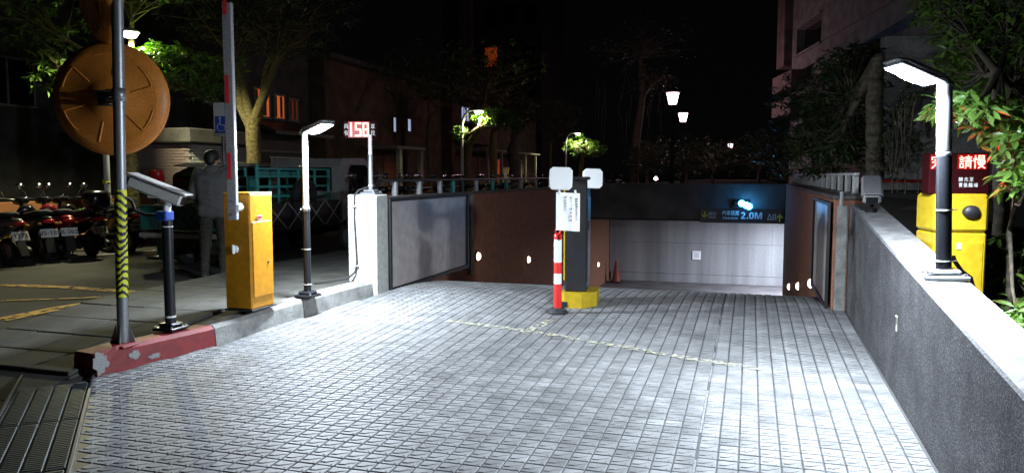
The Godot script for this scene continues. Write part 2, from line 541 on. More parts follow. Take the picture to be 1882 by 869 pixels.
# ---------------------------------------------------------------- lettering: strokes on a ten by ten square, y down
const GLYPH := {
	"qing": [[1,.5,2,1.2],[0,2,3.6,2],[.5,3.5,3,3.5],[.5,5,3,5],[.5,6.5,3,6.5],[3,6.5,3,9.5],[.5,9.5,3,9.5],[.5,6.5,.5,9.5],[4.5,1.2,9.5,1.2],[5,2.6,9,2.6],[4.2,4,10,4],[7,0,7,4],[5,5.2,9,5.2],[5,5.2,5,10],[9,5.2,9,9.8],[5,6.8,9,6.8],[5,8.3,9,8.3]],
	"man": [[1.5,0,1.5,10],[.3,2.5,.6,4.5],[2.5,2,3,3.2],[4.5,0,9,0],[4.5,3,9,3],[4.5,0,4.5,3],[9,0,9,3],[4.5,1.5,9,1.5],[4,4,9.7,4],[4,6,9.7,6],[4,4,4,6],[9.7,4,9.7,6],[5.9,4,5.9,6],[7.8,4,7.8,6],[4.5,7,9,7],[9,7,4.5,10],[5,7.5,10,10]],
	"wan": [[5,0,5,1],[.5,1.3,9.5,1.3],[.5,1.3,.5,3],[9.5,1.3,9.5,3],[2.5,3.5,7.5,3.5],[1,5.3,9,5.3],[4,5.3,3.5,7.5],[3.5,7.5,.8,10],[6,5.3,6,9],[6,9.5,9.5,9.5],[9.5,9.5,9.5,7.5]],
	"shang": [[5,0,5,2.5],[2,.5,3,2],[8,.5,7,2],[1,3,9,3],[1,3,1,10],[9,3,9,10],[3,5,7,5],[3,5,3,8],[7,5,7,8],[3,8,7,8]],
	"you": [[.5,2,9.5,2],[4.5,0,1,6],[3.5,4,8,4],[3.5,4,3.5,10],[8,4,8,10],[3.5,6,8,6],[3.5,8,8,8]],
	"che": [[1,1.2,9,1.2],[5,0,5,10],[2,2.7,8,2.7],[2,2.7,2,6.5],[8,2.7,8,6.5],[2,4.6,8,4.6],[2,6.5,8,6.5],[.5,8.2,9.5,8.2]],
	"wei": [[2.8,0,.5,4],[1.8,3,1.8,10],[6.5,0,6.8,1.5],[4,2,9.5,2],[5,3.5,5.8,8],[8.5,3.5,7.5,9],[3.6,9.5,9.8,9.5]],
	"chu": [[5,0,5,9.5],[1.5,1,1.5,4.5],[1.5,4.5,8.5,4.5],[8.5,1,8.5,4.5],[.8,5.5,.8,9.5],[.8,9.5,9.2,9.5],[9.2,5.5,9.2,9.5]],
	"kou": [[1.5,1.5,8.5,1.5],[8.5,1.5,8.5,9],[1.5,9,8.5,9],[1.5,1.5,1.5,9]],
	"ru": [[5,1,1,10],[4.2,0,9.5,10]],
	"qi": [[1,1,2,2],[.5,4,1.5,5],[.5,9,2.5,6],[5,0,3.5,3],[4.5,1.7,9.5,1.7],[4.5,3.5,8.5,3.5],[3.5,5.3,8,5.3],[8,5.3,8.5,9],[8.5,9,9.8,9.5]],
	"xian": [[1,.5,1,10],[1,.5,3.4,.5],[3.4,.5,2,4],[2,4,3.5,6.5],[3.5,6.5,1.5,7.5],[5,.5,9,.5],[9,.5,9,5],[5,2.7,9,2.7],[5,5,9,5],[5,.5,5,10],[5,10,7,8.5],[6,5,9.8,10],[9,5.8,7.5,7.2]],
	"gao": [[5,0,5,1],[.5,1.3,9.5,1.3],[3,2.5,7,2.5],[3,2.5,3,4.3],[7,2.5,7,4.3],[3,4.3,7,4.3],[1,5.5,9,5.5],[1,5.5,1,10],[9,5.5,9,10],[3.3,7,6.7,7],[3.3,7,3.3,9],[6.7,7,6.7,9],[3.3,9,6.7,9]],
	"xian1": [[3,.5,1.5,3.5],[2.5,2.2,9,2.2],[5,0,5,5],[.5,5,9.5,5],[4,5,1,10],[6.2,5,6.2,9],[6.2,9.4,9.5,9.4],[9.5,9.4,9.5,7.8]],
	"zhi": [[.8,.8,9.2,.8],[4.5,.8,2,4],[2,4,8,3.7],[6.5,2.3,8.5,4.6],[5,4.5,5,9.5],[1.8,6.7,8.2,6.7],[.5,9.6,9.5,9.6]],
	"fei": [[1.5,.5,8.5,.5],[8.5,.5,8.5,2],[1.5,2,8.5,2],[1.5,2,1.5,3.5],[1.5,3.5,9,3.5],[4,0,3.5,4.3],[6,0,6,4.3],[2.3,4.8,7.7,4.8],[2.3,4.8,2.3,8.3],[7.7,4.8,7.7,8.3],[2.3,6,7.7,6],[2.3,7.1,7.7,7.1],[2.3,8.3,7.7,8.3],[3.5,8.5,1.5,10],[6.5,8.5,8.5,10]],
	"hou": [[2.8,0,.5,2.5],[3.2,2.5,.5,5.5],[2,4.5,2,10],[6,0,4.5,2],[4.5,2,7.5,2.3],[7.8,.8,4.2,4.6],[4.2,4.6,9,4.2],[6.2,5.2,3.8,7.8],[5.5,6.2,8.8,6.2],[8.8,6.2,4,10],[5,7,9.8,10]],
	"li": [[2.4,0,2.4,1],[.3,1.3,4.8,1.3],[.8,2,.8,4.2],[4.3,2,4.3,4.2],[.8,4.2,4.3,4.2],[1.7,2.2,3.4,3.8],[3.4,2.2,1.7,3.8],[.5,5.5,4.7,5.5],[.5,5.5,.5,10],[4.7,5.5,4.7,10],[2.5,4.4,1.7,8.5],[1.7,8.5,3.8,8.2],[6.8,0,5.5,3],[6.2,2,6.2,10],[8,.5,8,9.5],[6.2,2.5,9.8,2.5],[6.2,4.9,9.5,4.9],[6.2,7.2,9.5,7.2],[6.2,9.6,9.9,9.6]],
	"chang": [[.3,3.5,3.6,3.5],[2,.8,2,8],[.2,8.5,3.8,7.5],[5,.3,9,.3],[5,.3,5,3.8],[9,.3,9,3.8],[5,2,9,2],[5,3.8,9,3.8],[3.9,5,9.9,5],[5.5,5,4,7.5],[5,6.4,9.4,6.4],[9.4,6.4,8.8,10],[6.8,6.4,5,9.5],[8.2,6.4,6.3,10]],
	"1": [[5,0,5,10]],
	"5": [[9,0,1.5,0],[1.5,0,1.5,5],[1.5,5,8.7,5],[8.7,5,8.7,10],[8.7,10,1,10]],
	"8": [[1.5,0,8.5,0],[1.5,5,8.5,5],[1.5,10,8.5,10],[1.5,0,1.5,10],[8.5,0,8.5,10]],
	"down": [[5,0,5,10],[5,10,.5,5.5],[5,10,9.5,5.5]],
	"up": [[5,0,5,10],[5,0,.5,4.5],[5,0,9.5,4.5]],
	"dash": [[0,5,10,5]],
}
# writes one glyph in the local xy plane (face towards local +z), top left at p
func glyph(st: SurfaceTool, xf: Transform3D, key: String, p: Vector2, w: float, h: float, t: float, thick := 0.003) -> void:
	for k in GLYPH[key]:
		var a := Vector2(p.x + k[0] * w * 0.1, p.y - k[1] * h * 0.1)
		var b := Vector2(p.x + k[2] * w * 0.1, p.y - k[3] * h * 0.1)
		var d := (b - a)
		if d.length() < 1e-6:
			continue
		bx(st, xf * Transform3D(Basis(Vector3(0, 0, 1), d.angle()), Vector3((a.x + b.x) * 0.5, (a.y + b.y) * 0.5, thick * 0.5)), Vector3(d.length() + t * 0.8, t, thick))
func sign_char(parent: Node3D, m: Material, xf: Transform3D, key: String, p: Vector2, w: float, h: float, t: float, called := "character") -> void:
	var st := S()
	glyph(st, xf, key, p, w, h, t)
	obj(called, st, m, parent)
func letters(txt: String, size: float, depth := 0.004, bold := true) -> TextMesh:
	var t := TextMesh.new()
	var f := SystemFont.new()
	f.font_names = PackedStringArray(["Droid Sans"])
	f.font_weight = 700 if bold else 400
	t.font = f
	t.text = txt
	t.font_size = 32
	t.pixel_size = size / 24.0
	t.depth = depth
	t.curve_step = 2.0
	return t
func lettering(txt: String, size: float, m: Material, parent: Node3D, xf: Transform3D, called := "lettering") -> void:
	var o := obj(called, letters(txt, size), m, parent)
	o.transform = xf
func lamp_light(kind: String, parent: Node3D, xf: Transform3D, c: Color, energy: float, size := 0.1, extra := Vector2.ZERO) -> Light3D:
	var l: Light3D
	if kind == "area":
		l = AreaLight3D.new()
		l.area_size = extra
		l.area_range = 60.0
		l.area_attenuation = 2.0
	elif kind == "spot":
		l = SpotLight3D.new()
		l.spot_angle = extra.x
		l.spot_angle_attenuation = extra.y
		l.spot_range = 60.0
		l.spot_attenuation = 2.0
		l.light_size = size
	else:
		l = OmniLight3D.new()
		l.omni_range = 60.0
		l.omni_attenuation = 2.0
		l.light_size = size
	l.light_color = c
	l.light_energy = energy
	l.shadow_enabled = true
	l.name = "light"
	parent.add_child(l, true)
	l.transform = xf
	return l
# a transform at p whose -z looks along d
func looking(p: Vector3, d: Vector3) -> Transform3D:
	return Transform3D(Basis.looking_at(d, Vector3.UP if absf(d.normalized().y) < 0.95 else Vector3.RIGHT), p)

# ---------------------------------------------------------------- ground
func drive_y(s: float) -> float:
	if s < 7.8:
		return 0.035 * (s - 3.6)
	if s < 10.0:
		var t := s - 7.8
		return 0.147 + 0.035 * t - (0.205 / 2.2) * t * t * 0.5
	return maxf(-1.65, -0.0015 - 0.17 * (s - 10.0))
func kerb_x(s: float) -> float:
	var k := [[2.0, -4.75], [4.33, -4.56], [5.32, -4.31], [6.06, -4.25], [7.78, -4.07], [9.0, -4.05], [40.0, -4.05]]
	for j in k.size() - 1:
		if s < k[j + 1][0]:
			return lerpf(k[j][1], k[j + 1][1], clampf((s - k[j][0]) / (k[j + 1][0] - k[j][0]), 0, 1))
	return -4.05
func street_y(s: float) -> float:
	return lerpf(-0.06, 0.12, smoothstep(2.5, 7.0, s))
func pave_y(s: float) -> float:
	return lerpf(0.09, 0.27, smoothstep(4.2, 6.2, s)) + 0.03 * smoothstep(6.2, 9.0, s)
func build_ground() -> void:
	var st := S()
	var ss := [-60.0, -20.0, 0.0, 1.5, 2.5, 3.2, 3.8, 4.4, 5.0, 5.6, 6.2, 7.0, 8.0, 12.0, 20.0, 40.0, 120.0]
	sheet(st, func(x, s): return Vector3(x, street_y(s), -s), [-90.0, -30.0, -16.0, -12.0, -9.0, -7.0, -5.6, -4.7, -4.35], ss)
	sheet(st, func(x, s): return Vector3(x, minf(street_y(s), drive_y(s) - 0.04), -s), [-4.35, -3.0, -1.0, 1.2], [-60.0, -20.0, 0.0, 1.5, 2.5, 3.2, 3.8, 4.4])
	struct("street", st, M.asphalt)
	st = S()
	sheet(st, func(x, s): return Vector3(x, 0.05 + 0.2 * smoothstep(2.0, 6.0, s) + 1.05 * smoothstep(7.4, 8.4, s), -s), [1.2, 2.0, 4.0, 10.0, 90.0], [-60.0, 0.0, 2.0, 4.0, 5.0, 6.0, 7.2, 7.6, 8.0, 8.4, 12.0, 20.0, 120.0])
	struct("planting_ground", st, M.soil)
	st = S()
	sheet(st, func(x, s): return Vector3(x, 1.15, -s), [-4.3, -2.0, 1.2], [19.2, 30.0, 60.0, 120.0])
	struct("park_ground", st, M.soil)
	# the pavement: a bed and its slabs
	st = S()
	sheet(st, func(x, s): return Vector3(lerpf(-6.25, kerb_x(s) - 0.1, x), pave_y(s) - 0.02, -s), [0.0, 0.5, 1.0], [4.33, 4.6, 5.0, 5.5, 6.0, 6.6, 7.5, 9.0, 14.0, 30.0, 60.0])
	sheet(st, func(x, s): return Vector3(-6.25, lerpf(-0.1, pave_y(s) - 0.02, x), -s), [0.0, 1.0], [4.33, 5.0, 6.0, 9.0, 60.0])
	var bed := struct("pavement", st, M.pavement)
	var slab := S()
	bx(slab, X(v3(0, -0.03, 0)), v3(0.388, 0.06, 0.388), 0.006)
	var slab_mesh := commit(slab)
	for i in 5:
		for j in 30:
			var s := 4.4 + j * 0.395
			var x := -6.06 + i * 0.395
			if x > kerb_x(s) - 0.26:
				continue
			var o := obj("paving_slab", slab_mesh, M.pavement, bed)
			var slope := (pave_y(s + 0.2) - pave_y(s - 0.2)) / 0.4
			o.position = v3(x, pave_y(s) + rng.randf_range(-0.003, 0.004), -s)
			o.rotation = v3(atan(slope), 0, rng.randf_range(-0.006, 0.006))
	# kerb between the pavement and the driveway
	for seg in [[4.33, 5.32, "kerb_red"], [5.33, 6.5, "kerb"], [6.51, 7.72, "kerb"]]:
		st = S()
		flat(st)
		var last := []
		var n := 6
		for k in n + 1:
			var s: float = lerpf(seg[0], seg[1], float(k) / n)
			var x := kerb_x(s)
			var top := 0.215 + 0.085 * smoothstep(4.4, 7.6, s)
			var z := -s
			var cut := 0.05 if (k == 0 and seg[0] < 4.5) else 0.0
			var ring := [v3(x + 0.02, drive_y(s) - 0.05, z), v3(x, top - 0.03 - cut, z), v3(x - 0.025, top - cut * 0.4, z), v3(x - 0.18, top - cut * 0.2, z), v3(x - 0.2, top - 0.02 - cut, z), v3(x - 0.21, -0.1, z)]
			if k > 0:
				for j in 5:
					quad(st, last[j], last[j + 1], ring[j + 1], ring[j])
			if k == 0 or k == n:
				for j in range(1, 5):
					tri(st, ring[0], ring[j], ring[j + 1])
			last = ring
		struct("kerb", st, M[seg[2]])
	# ramped front edge of the pavement, down to the street
	st = S()
	sheet(st, func(x, s): return Vector3(x, lerpf(street_y(3.8) + 0.003, pave_y(4.33) - 0.02, (s - 3.8) / 0.53), -s), [-6.25, -5.4, -4.66], [3.8, 4.0, 4.33])
	struct("pavement", st, M.pavement)
	# worn spots on the red paint where the concrete shows
	for w in [[4.36, 0.12, 0.07, 0.1], [4.62, 0.13, 0.055, 0.04], [4.78, 0.085, 0.06, 0.025]]:
		st = S()
		var pts := PackedVector2Array()
		for k in 26:
			var a := TAU * k / 26.0
			pts.append(Vector2(cos(a) * w[2], sin(a) * w[3]) * rng.randf_range(0.55, 1.05))
		var p := v3(kerb_x(w[0]) + 0.012, w[1], -w[0])
		prism(st, X(p, v3(0, 90 - 14, 0)), pts, -0.004, 0.0015)
		struct("kerb", st, M.cement)
	# drain grating along the foot of the driveway
	var g := thing("drain_grate", "dark steel drain grating of parallel plates along the foot of the driveway", "drain grate", v3(-4.49, 0.018, -4.24))
	g.transform = Transform3D(Basis(Vector3.UP, atan2(-0.735, 0.678)) * Basis(Vector3.BACK, -0.026), v3(-4.49, 0.034, -4.24))
	st = S()
	bx(st, X(v3(1.4, -0.06, 0.24)), v3(3.4, 0.08, 0.5))
	obj("channel", st, M.joint, g)
	for r in 4:
		for k in 4:
			st = S()
			bx(st, X(v3(0.46 + k * 0.83, -0.012, 0.075 + r * 0.105)), v3(0.81, 0.02, 0.092), 0.004)
			for q in 26:
				bx(st, X(v3(0.085 + k * 0.83 + q * 0.03, 0.0, 0.075 + r * 0.105)), v3(0.012, 0.006, 0.08))
			obj("grate_plate", st, M.grate, g)
	st = S()
	bx(st, X(v3(1.4, -0.02, -0.045)), v3(3.4, 0.012, 0.1), 0.003)
	obj("edge_plate", st, M.dark_steel, g)
	for z in [0.008, 0.475]:
		st = S()
		bx(st, X(v3(1.4, -0.005, z)), v3(3.4, 0.03, 0.022), 0.004)
		obj("edge_bar", st, M.dark_steel, g)
	# painted road lines
	var lines := [[[0, 524], [120, 528], [272, 539], 0.17], [[0, 553], [150, 548], [272, 540], 0.07], [[0, 588], [110, 566], [272, 541], 0.22]]
	for l in lines:
		line_on(l[0], l[1], l[2], l[3], "road_yellow")
	line_on([40, 479], [150, 471], [330, 456], 0.09, "road_white")
	line_on([180, 468], [250, 463], [330, 458.5], 0.05, "road_white")
func line_on(a: Array, b: Array, c: Array, w: float, m: String) -> void:
	var pts := []
	for p in [a, b, c]:
		var q := at_y(p[0], p[1], 0.12)
		for k in 4:
			q = at_y(p[0], p[1], street_y(-q.z) + 0.004)
		pts.append(q)
	var st := S()
	ribbon(st, pts, w, 0.004)
	struct("road_marking", st, M[m])
func ribbon(st: SurfaceTool, pts: Array, w: float, lift: float) -> void:
	flat(st)
	var fine := []
	for k in pts.size() - 1:
		for j in 6:
			fine.append(pts[k].lerp(pts[k + 1], j / 6.0))
	fine.append(pts[-1])
	for k in fine.size() - 1:
		var d: Vector3 = (fine[k + 1] - fine[k])
		var side := d.cross(Vector3.UP).normalized() * w * 0.5
		var up := v3(0, lift, 0)
		quad(st, fine[k] - side + up, fine[k + 1] - side + up, fine[k + 1] + side + up, fine[k] + side + up)

# ---------------------------------------------------------------- driveway of ribbed tiles
func on_apron(x: float, s: float, margin: float) -> bool:
	# right of the slanting drain line
	return 0.678 * (-s + 4.24) - 0.735 * (x + 4.49) < -margin
func build_driveway() -> void:
	var st := S()
	# joints: a bed that follows the slope
	var cols := span(-4.7, 1.0, 40)
	var rows := span(2.0, 13.0, 60)
	st.set_smooth_group(4)
	for i in cols.size() - 1:
		for j in rows.size() - 1:
			if on_apron((cols[i] + cols[i + 1]) * 0.5, (rows[j] + rows[j + 1]) * 0.5, 0.06) and cols[i + 1] > kerb_x(rows[j]) - 0.15:
				quad(st, v3(cols[i], drive_y(rows[j]) - 0.007, -rows[j]), v3(cols[i], drive_y(rows[j + 1]) - 0.007, -rows[j + 1]), v3(cols[i + 1], drive_y(rows[j + 1]) - 0.007, -rows[j + 1]), v3(cols[i + 1], drive_y(rows[j]) - 0.007, -rows[j]))
	var bed := struct("driveway", st, M.joint)
	# one tile: bevelled block with a cranked rib and a stud
	var t := S()
	bx(t, X(v3(0, -0.009, 0)), v3(0.0968, 0.018, 0.0966), 0.0028)
	flat(t)
	var path := [Vector2(-0.041, 0.016), Vector2(-0.012, 0.013), Vector2(0.041, -0.026)]
	var half := [0.0075, 0.0075, 0.003]
	var ridge := [0.0046, 0.0042, 0.0016]
	var L_ := []
	for k in 3:
		var d: Vector2 = (path[mini(k + 1, 2)] - path[maxi(k - 1, 0)]).normalized()
		var nrm := Vector2(-d.y, d.x)
		var c: Vector2 = path[k]
		L_.append([v3(c.x - nrm.x * half[k], -0.0005, c.y - nrm.y * half[k]), v3(c.x - nrm.x * half[k] * 0.15, ridge[k], c.y - nrm.y * half[k] * 0.15), v3(c.x + nrm.x * half[k] * 0.55, ridge[k], c.y + nrm.y * half[k] * 0.55), v3(c.x + nrm.x * half[k], -0.0005, c.y + nrm.y * half[k])])
	for k in 2:
		for j in 3:
			quad(t, L_[k][j], L_[k + 1][j], L_[k + 1][j + 1], L_[k][j + 1])
	for e in [0, 2]:
		tri(t, L_[e][0], L_[e][1], L_[e][2])
		tri(t, L_[e][0], L_[e][2], L_[e][3])
	var c2 := v3(0.03, 0, 0.035)
	for k in 4:
		var a := TAU * k / 4.0
		var b := TAU * (k + 1) / 4.0
		tri(t, c2 + v3(cos(a), 0, sin(a)) * 0.006, c2 + v3(cos(b), 0, sin(b)) * 0.006, c2 + v3(0, 0.005, 0))
	var mesh := commit(t)
	var spots := []
	var pn := FastNoiseLite.new()
	pn.seed = 3
	pn.frequency = 0.5
	var pitch := 0.1055
	for j in 98:
		var s := 2.5 + j * pitch
		for i in 56:
			var x := 0.925 - (i + 0.5) * pitch
			if x < kerb_x(s) + 0.02 or not on_apron(x, s, 0.02) or x < -4.6:
				continue
			# one joint line is wider, filled with white mortar
			if x < -0.2:
				x -= 0.008
			var p := v3(x, drive_y(s) + rng.randf_range(-0.0008, 0.0008), -s)
			# loose cement smeared over a few patches of tiles
			var tone := 0.74 + 0.24 * pn.get_noise_2d(x * 1.6, s * 1.6) + rng.randf_range(-0.07, 0.07)
			for q in [[-0.85, 6.35, 0.8, 0.3], [0.1, 5.6, 0.9, 0.35], [-1.4, 5.05, 0.7, 0.12], [0.4, 7.4, 0.7, 0.5], [-3.2, 6.2, 0.8, 0.7]]:
				var dd := Vector2((x - q[0]) / q[2], (s - q[1]) / q[3]).length()
				if dd + pn.get_noise_2d(x * 9.0, s * 9.0) * 0.5 < 0.8:
					tone += 0.14
			var slope := (drive_y(s + 0.05) - drive_y(s - 0.05)) / 0.1
			var xf := Transform3D(Basis.from_euler(v3(atan(slope) + rng.randf_range(-0.008, 0.008), 0, rng.randf_range(-0.008, 0.008))), p)
			var cs := cam_basis.inverse() * (p - EYE)
			var seen: bool = cs.z < 0 and absf(cs.x / -cs.z) < 0.68 and absf(cs.y / -cs.z) < 0.315
			spots.append([p.distance_to(EYE) + (0.0 if seen else 100.0), xf, clampf(tone, 0.45, 1.0)])
	spots.sort_custom(func(a, b): return a[0] < b[0])
	for k in 300:
		var tn: float = spots[k][2]
		var o := obj("tile", mesh, M["tile%d" % clampi(int(round((tn - 0.52) / 0.09)), 0, 5)], bed)
		o.transform = spots[k][1]
	var mm := MultiMesh.new()
	mm.transform_format = MultiMesh.TRANSFORM_3D
	mm.use_colors = true
	mm.mesh = mesh
	mm.instance_count = spots.size() - 300
	for k in range(300, spots.size()):
		mm.set_instance_transform(k - 300, spots[k][1])
		var tn2: float = spots[k][2]
		mm.set_instance_color(k - 300, Color(tn2, tn2, tn2))
	var mi := MultiMeshInstance3D.new()
	mi.name = "tiles"
	mi.multimesh = mm
	mi.material_override = M.tile
	mi.set_meta("kind", "stuff")
	bed.add_child(mi, true)
	# white mortar line
	st = S()
	flat(st)
	for j in 26:
		var s := 2.6 + j * 0.2
		if j % 9 == 7 or j % 5 == 3:
			continue
		quad(st, v3(-0.246, drive_y(s) - 0.001, -s), v3(-0.246, drive_y(s + 0.2) - 0.001, -s - 0.2), v3(-0.234, drive_y(s + 0.2) - 0.001, -s - 0.2), v3(-0.234, drive_y(s) - 0.001, -s))
	obj("mortar_line", st, M.mortar_grey, bed)
	# worn yellow guide lines
	for l in [[[820, 588], [975, 608], [1140, 636]], [[1140, 636], [1280, 660], [1402, 677]], [[960, 611], [988, 600], [1012, 588]]]:
		var pts := []
		for p in l:
			var q := at_y(p[0], p[1], 0.1)
			for k in 5:
				q = at_y(p[0], p[1], drive_y(-q.z) + 0.007)
			pts.append(q)
		st = S()
		ribbon(st, pts, 0.09, 0.0)
		struct("driveway_marking", st, M.faint_yellow)
	# small dry leaves and litter lying about
	for k in 26:
		var u := rng.randf_range(700, 1740)
		var v := rng.randf_range(610, 862)
		var q := at_y(u, v, 0.06)
		for r in 4:
			q = at_y(u, v, drive_y(-q.z) + 0.006)
		if q.x > 0.85:
			continue
		st = S()
		var sz := rng.randf_range(0.008, 0.02)
		var xf := X(q, v3(rng.randf_range(-15, 15), rng.randf_range(0, 360), rng.randf_range(-15, 15)))
		leaf_shape(st, xf, sz, sz * 0.5)
		var o2 := obj("dry_leaf", st, M.black if k % 3 else M.planter)
		tag(o2, "tiny dry leaf scrap lying on the driveway tiles", "leaf", "leaf scraps on the driveway")
func leaf_shape(st: SurfaceTool, xf: Transform3D, l: float, w: float) -> void:
	st.set_smooth_group(-1)
	var a := xf * v3(0, 0, 0)
	var b := xf * v3(w * 0.5, 0.1 * w, -l * 0.4)
	var c := xf * v3(0, -0.05 * l, -l)
	var d := xf * v3(-w * 0.5, 0.1 * w, -l * 0.4)
	var m := xf * v3(0, -0.02 * l, -l * 0.45)
	tri(st, a, m, b)
	tri(st, b, m, c)
	tri(st, a, d, m)
	tri(st, d, c, m)

# ---------------------------------------------------------------- left side: pillar and railing
func build_left_edge() -> void:
	var t := thing("gate_pillar", "square white pebble-faced pillar carrying the red number display", "pillar", v3(-4.2, 0.0, -7.87))
	var st := S()
	bx(st, X(v3(0, 0.63, 0)), v3(0.36, 1.3, 0.3), 0.012)
	obj("shaft", st, M.pillar, t)
	# cable clipped to the pillar
	st = S()
	tube(st, [v3(0.02, 1.37, 0.0), v3(-0.04, 1.33, 0.14), v3(-0.08, 1.27, 0.165), v3(-0.085, 1.0, 0.165), v3(-0.07, 0.7, 0.165), v3(-0.06, 0.5, 0.168), v3(-0.08, 0.4, 0.18), v3(-0.15, 0.33, 0.22), v3(-0.3, 0.31, 0.35), v3(-0.42, 0.3, 0.5)], 0.011, 8)
	var c := obj("cable", st, M.rubber, t)
	for y in [1.15, 0.47]:
		st = S()
		bx(st, X(v3(-0.08 if y > 1 else -0.065, y, 0.165)), v3(0.05, 0.014, 0.03), 0.003)
		obj("clip", st, M.white_plastic, c)
	# railing on the wall top
	var r := thing("wall_railing", "low dark railing with grey and teal posts along the brown wall top", "railing", v3(-4.18, 1.22, -8.2))
	var us := [725, 770, 808, 832, 848, 875, 905, 930, 958, 985, 1010, 1030, 1060, 1085, 1110]
	for k in us.size():
		var s := s_on_x(us[k], -4.18)
		st = S()
		bc(st, v3(-0.03, 0, -(s - 8.2) - 0.03), v3(0.03, 0.2, -(s - 8.2) + 0.03), 0.006)
		obj("post", st, M.teal if us[k] in [832, 905, 930] else (M.grey_paint if us[k] != 848 else M.dark_steel), r)
	st = S()
	tube(st, [v3(0, 0.215, 0), v3(0, 0.215, -13)], 0.018, 8)
	obj("rail", st, M.dark_steel, r)

# ---------------------------------------------------------------- ramp walls, tunnel mouth
func build_ramp() -> void:
	var st := S()
	sheet(st, func(x, s): return Vector3(x, drive_y(s) - 0.02, -s), [-4.2, -2.0, 0.0, 0.9], span(12.8, 19.4, 12))
	sheet(st, func(x, s): return Vector3(x, -1.67, -s), [-4.2, 0.9, 3.0, 6.5], [19.4, 21.0, 23.2])
	struct("ramp_floor", st, M.dark_concrete)
	# left wall
	var w := thing("ramp_wall", "brown retaining wall under the railing, beside the left lane of the ramp", "wall", v3(-4.05, 0, -8.02))
	st = S()
	bc(st, v3(-0.26, -2.0, 0.0), v3(-0.004, 1.22, -14.9), 0.01)
	obj("wall_face", st, M.brown_wall, w)
	st = S()
	bc(st, v3(-0.28, 1.222, 0.02), v3(0.015, 1.25, -14.9), 0.006)
	obj("coping", st, M.dark_concrete, w)
	st = S()
	bc(st, v3(-0.1, 0.0, -2.72), v3(0.05, 1.215, -2.82), 0.006)
	obj("edge_post", st, M.kerb, w)
	steel_panel(v3(-4.035, 0.0, -8.04), 1.0, 2.6, "brushed steel wall panel with dark frame beside the white pillar")
	# right wall
	w = thing("ramp_wall", "brown retaining wall with three step lights beside the right lane of the ramp", "wall", v3(0.8, 0, -8.2))
	st = S()
	bc(st, v3(0.004, -2.0, 0.0), v3(0.42, 1.26, -11.2), 0.01)
	obj("wall_face", st, M.brown_wall, w)
	st = S()
	bc(st, v3(-0.012, 1.262, 0.02), v3(0.42, 1.3, -11.2), 0.006)
	obj("coping", st, M.dark_concrete, w)
	steel_panel(v3(0.785, 0.0, -8.24), -1.0, 1.9, "polished steel wall panel on the right ramp wall reflecting blue light")
	# step lights
	for a in [[876, 471, -4.05, "round glowing step light in the brown wall next to the grey edge post"], [969, 477, -4.05, "round glowing step light halfway along the brown wall under the railing"], [1098, 486, -4.05, "round glowing step light low in the brown wall past the black cabinet"], [1454, 527, 0.8, "oval-looking step light in the right wall, farthest from its steel panel"], [1471, 526, 0.8, "middle one of three step lights in the right ramp wall"], [1495, 521, 0.8, "step light in the right wall just beside its steel panel"]]:
		var x: float = a[2]
		var sg := 1.0 if x < 0 else -1.0
		var p := at_x(a[0], a[1], x)
		var l := thing("step_light", a[3], "light", p, 0, "step lights of the left lane" if x < 0 else "step lights of the right lane")
		st = S()
		lathe(st, X(Vector3.ZERO, v3(0, 0, -90 * sg)), [Vector2(0.085, -0.02), Vector2(0.085, 0.018), Vector2(0.065, 0.022), Vector2(0.065, 0.0)], 18)
		obj("bezel", st, M.dark_steel, l)
		st = S()
		lathe(st, X(Vector3.ZERO, v3(0, 0, -90 * sg)), [Vector2(0.066, 0.0), Vector2(0.062, 0.03), Vector2(0.045, 0.055), Vector2(0.0, 0.066)], 18)
		obj("lens", st, M.step_lamp, l)
		lamp_light("area", l, looking(v3(0.075 * sg, 0, 0), v3(sg, -0.15, 0)), Color(1.0, 0.84, 0.74), 0.25, 0.1, Vector2(0.1, 0.1))
	# tunnel mouth
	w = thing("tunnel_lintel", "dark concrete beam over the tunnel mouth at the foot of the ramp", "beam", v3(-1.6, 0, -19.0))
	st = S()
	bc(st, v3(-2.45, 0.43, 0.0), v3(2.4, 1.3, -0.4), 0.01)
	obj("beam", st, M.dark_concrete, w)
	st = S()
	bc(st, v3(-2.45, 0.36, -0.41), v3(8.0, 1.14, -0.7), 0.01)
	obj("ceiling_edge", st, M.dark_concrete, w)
	st = S()
	bc(st, v3(-2.45, 0.5, -0.71), v3(8.0, 1.12, -4.3))
	obj("ceiling_slab", st, M.pale_wall, w)
	w = thing("tunnel_wall", "pale concrete wall at the back of the lit tunnel", "wall", v3(-4.05, -1.67, -22.9))
	st = S()
	bc(st, v3(0, 0, -0.05), v3(10.5, 2.3, -0.3))
	obj("backing", st, M.joint, w)
	var xs := []
	for u in [1121, 1212, 1308, 1420]:
		xs.append(at_s(u, 450, 22.9).x + 4.05)
	xs.append_array([6.0, 8.0, 10.4])
	for k in xs.size() - 1:
		for yy in [[0.26, 1.17], [1.18, 2.2]]:
			st = S()
			bc(st, v3(xs[k] + 0.0015, yy[0], -0.1), v3(xs[k + 1] - 0.0015, yy[1] + 0.006, 0.0), 0.003)
			obj("panel", st, M.pale_wall, w)
	st = S()
	bc(st, v3(0.05, 0, -0.1), v3(10.4, 0.25, 0.02), 0.01)
	obj("plinth", st, M.pale_wall, w)
	st = S()
	bc(st, v3(9.9, 0, 0.03), v3(10.1, 2.2, 3.5))
	bc(st, v3(5.27, 0, 3.2), v3(9.89, 2.2, 3.45))
	obj("side_wall", st, M.pale_wall, w)
	# tunnel lighting: a tube fitting on the ceiling round the corner
	var tb := thing("tube_light", "white tube light under the tunnel ceiling round the corner", "light", v3(1.75, 0.46, -20.9))
	st = S()
	bx(st, X(), v3(0.2, 0.05, 1.3), 0.01)
	obj("fitting", st, M.white_paint, tb)
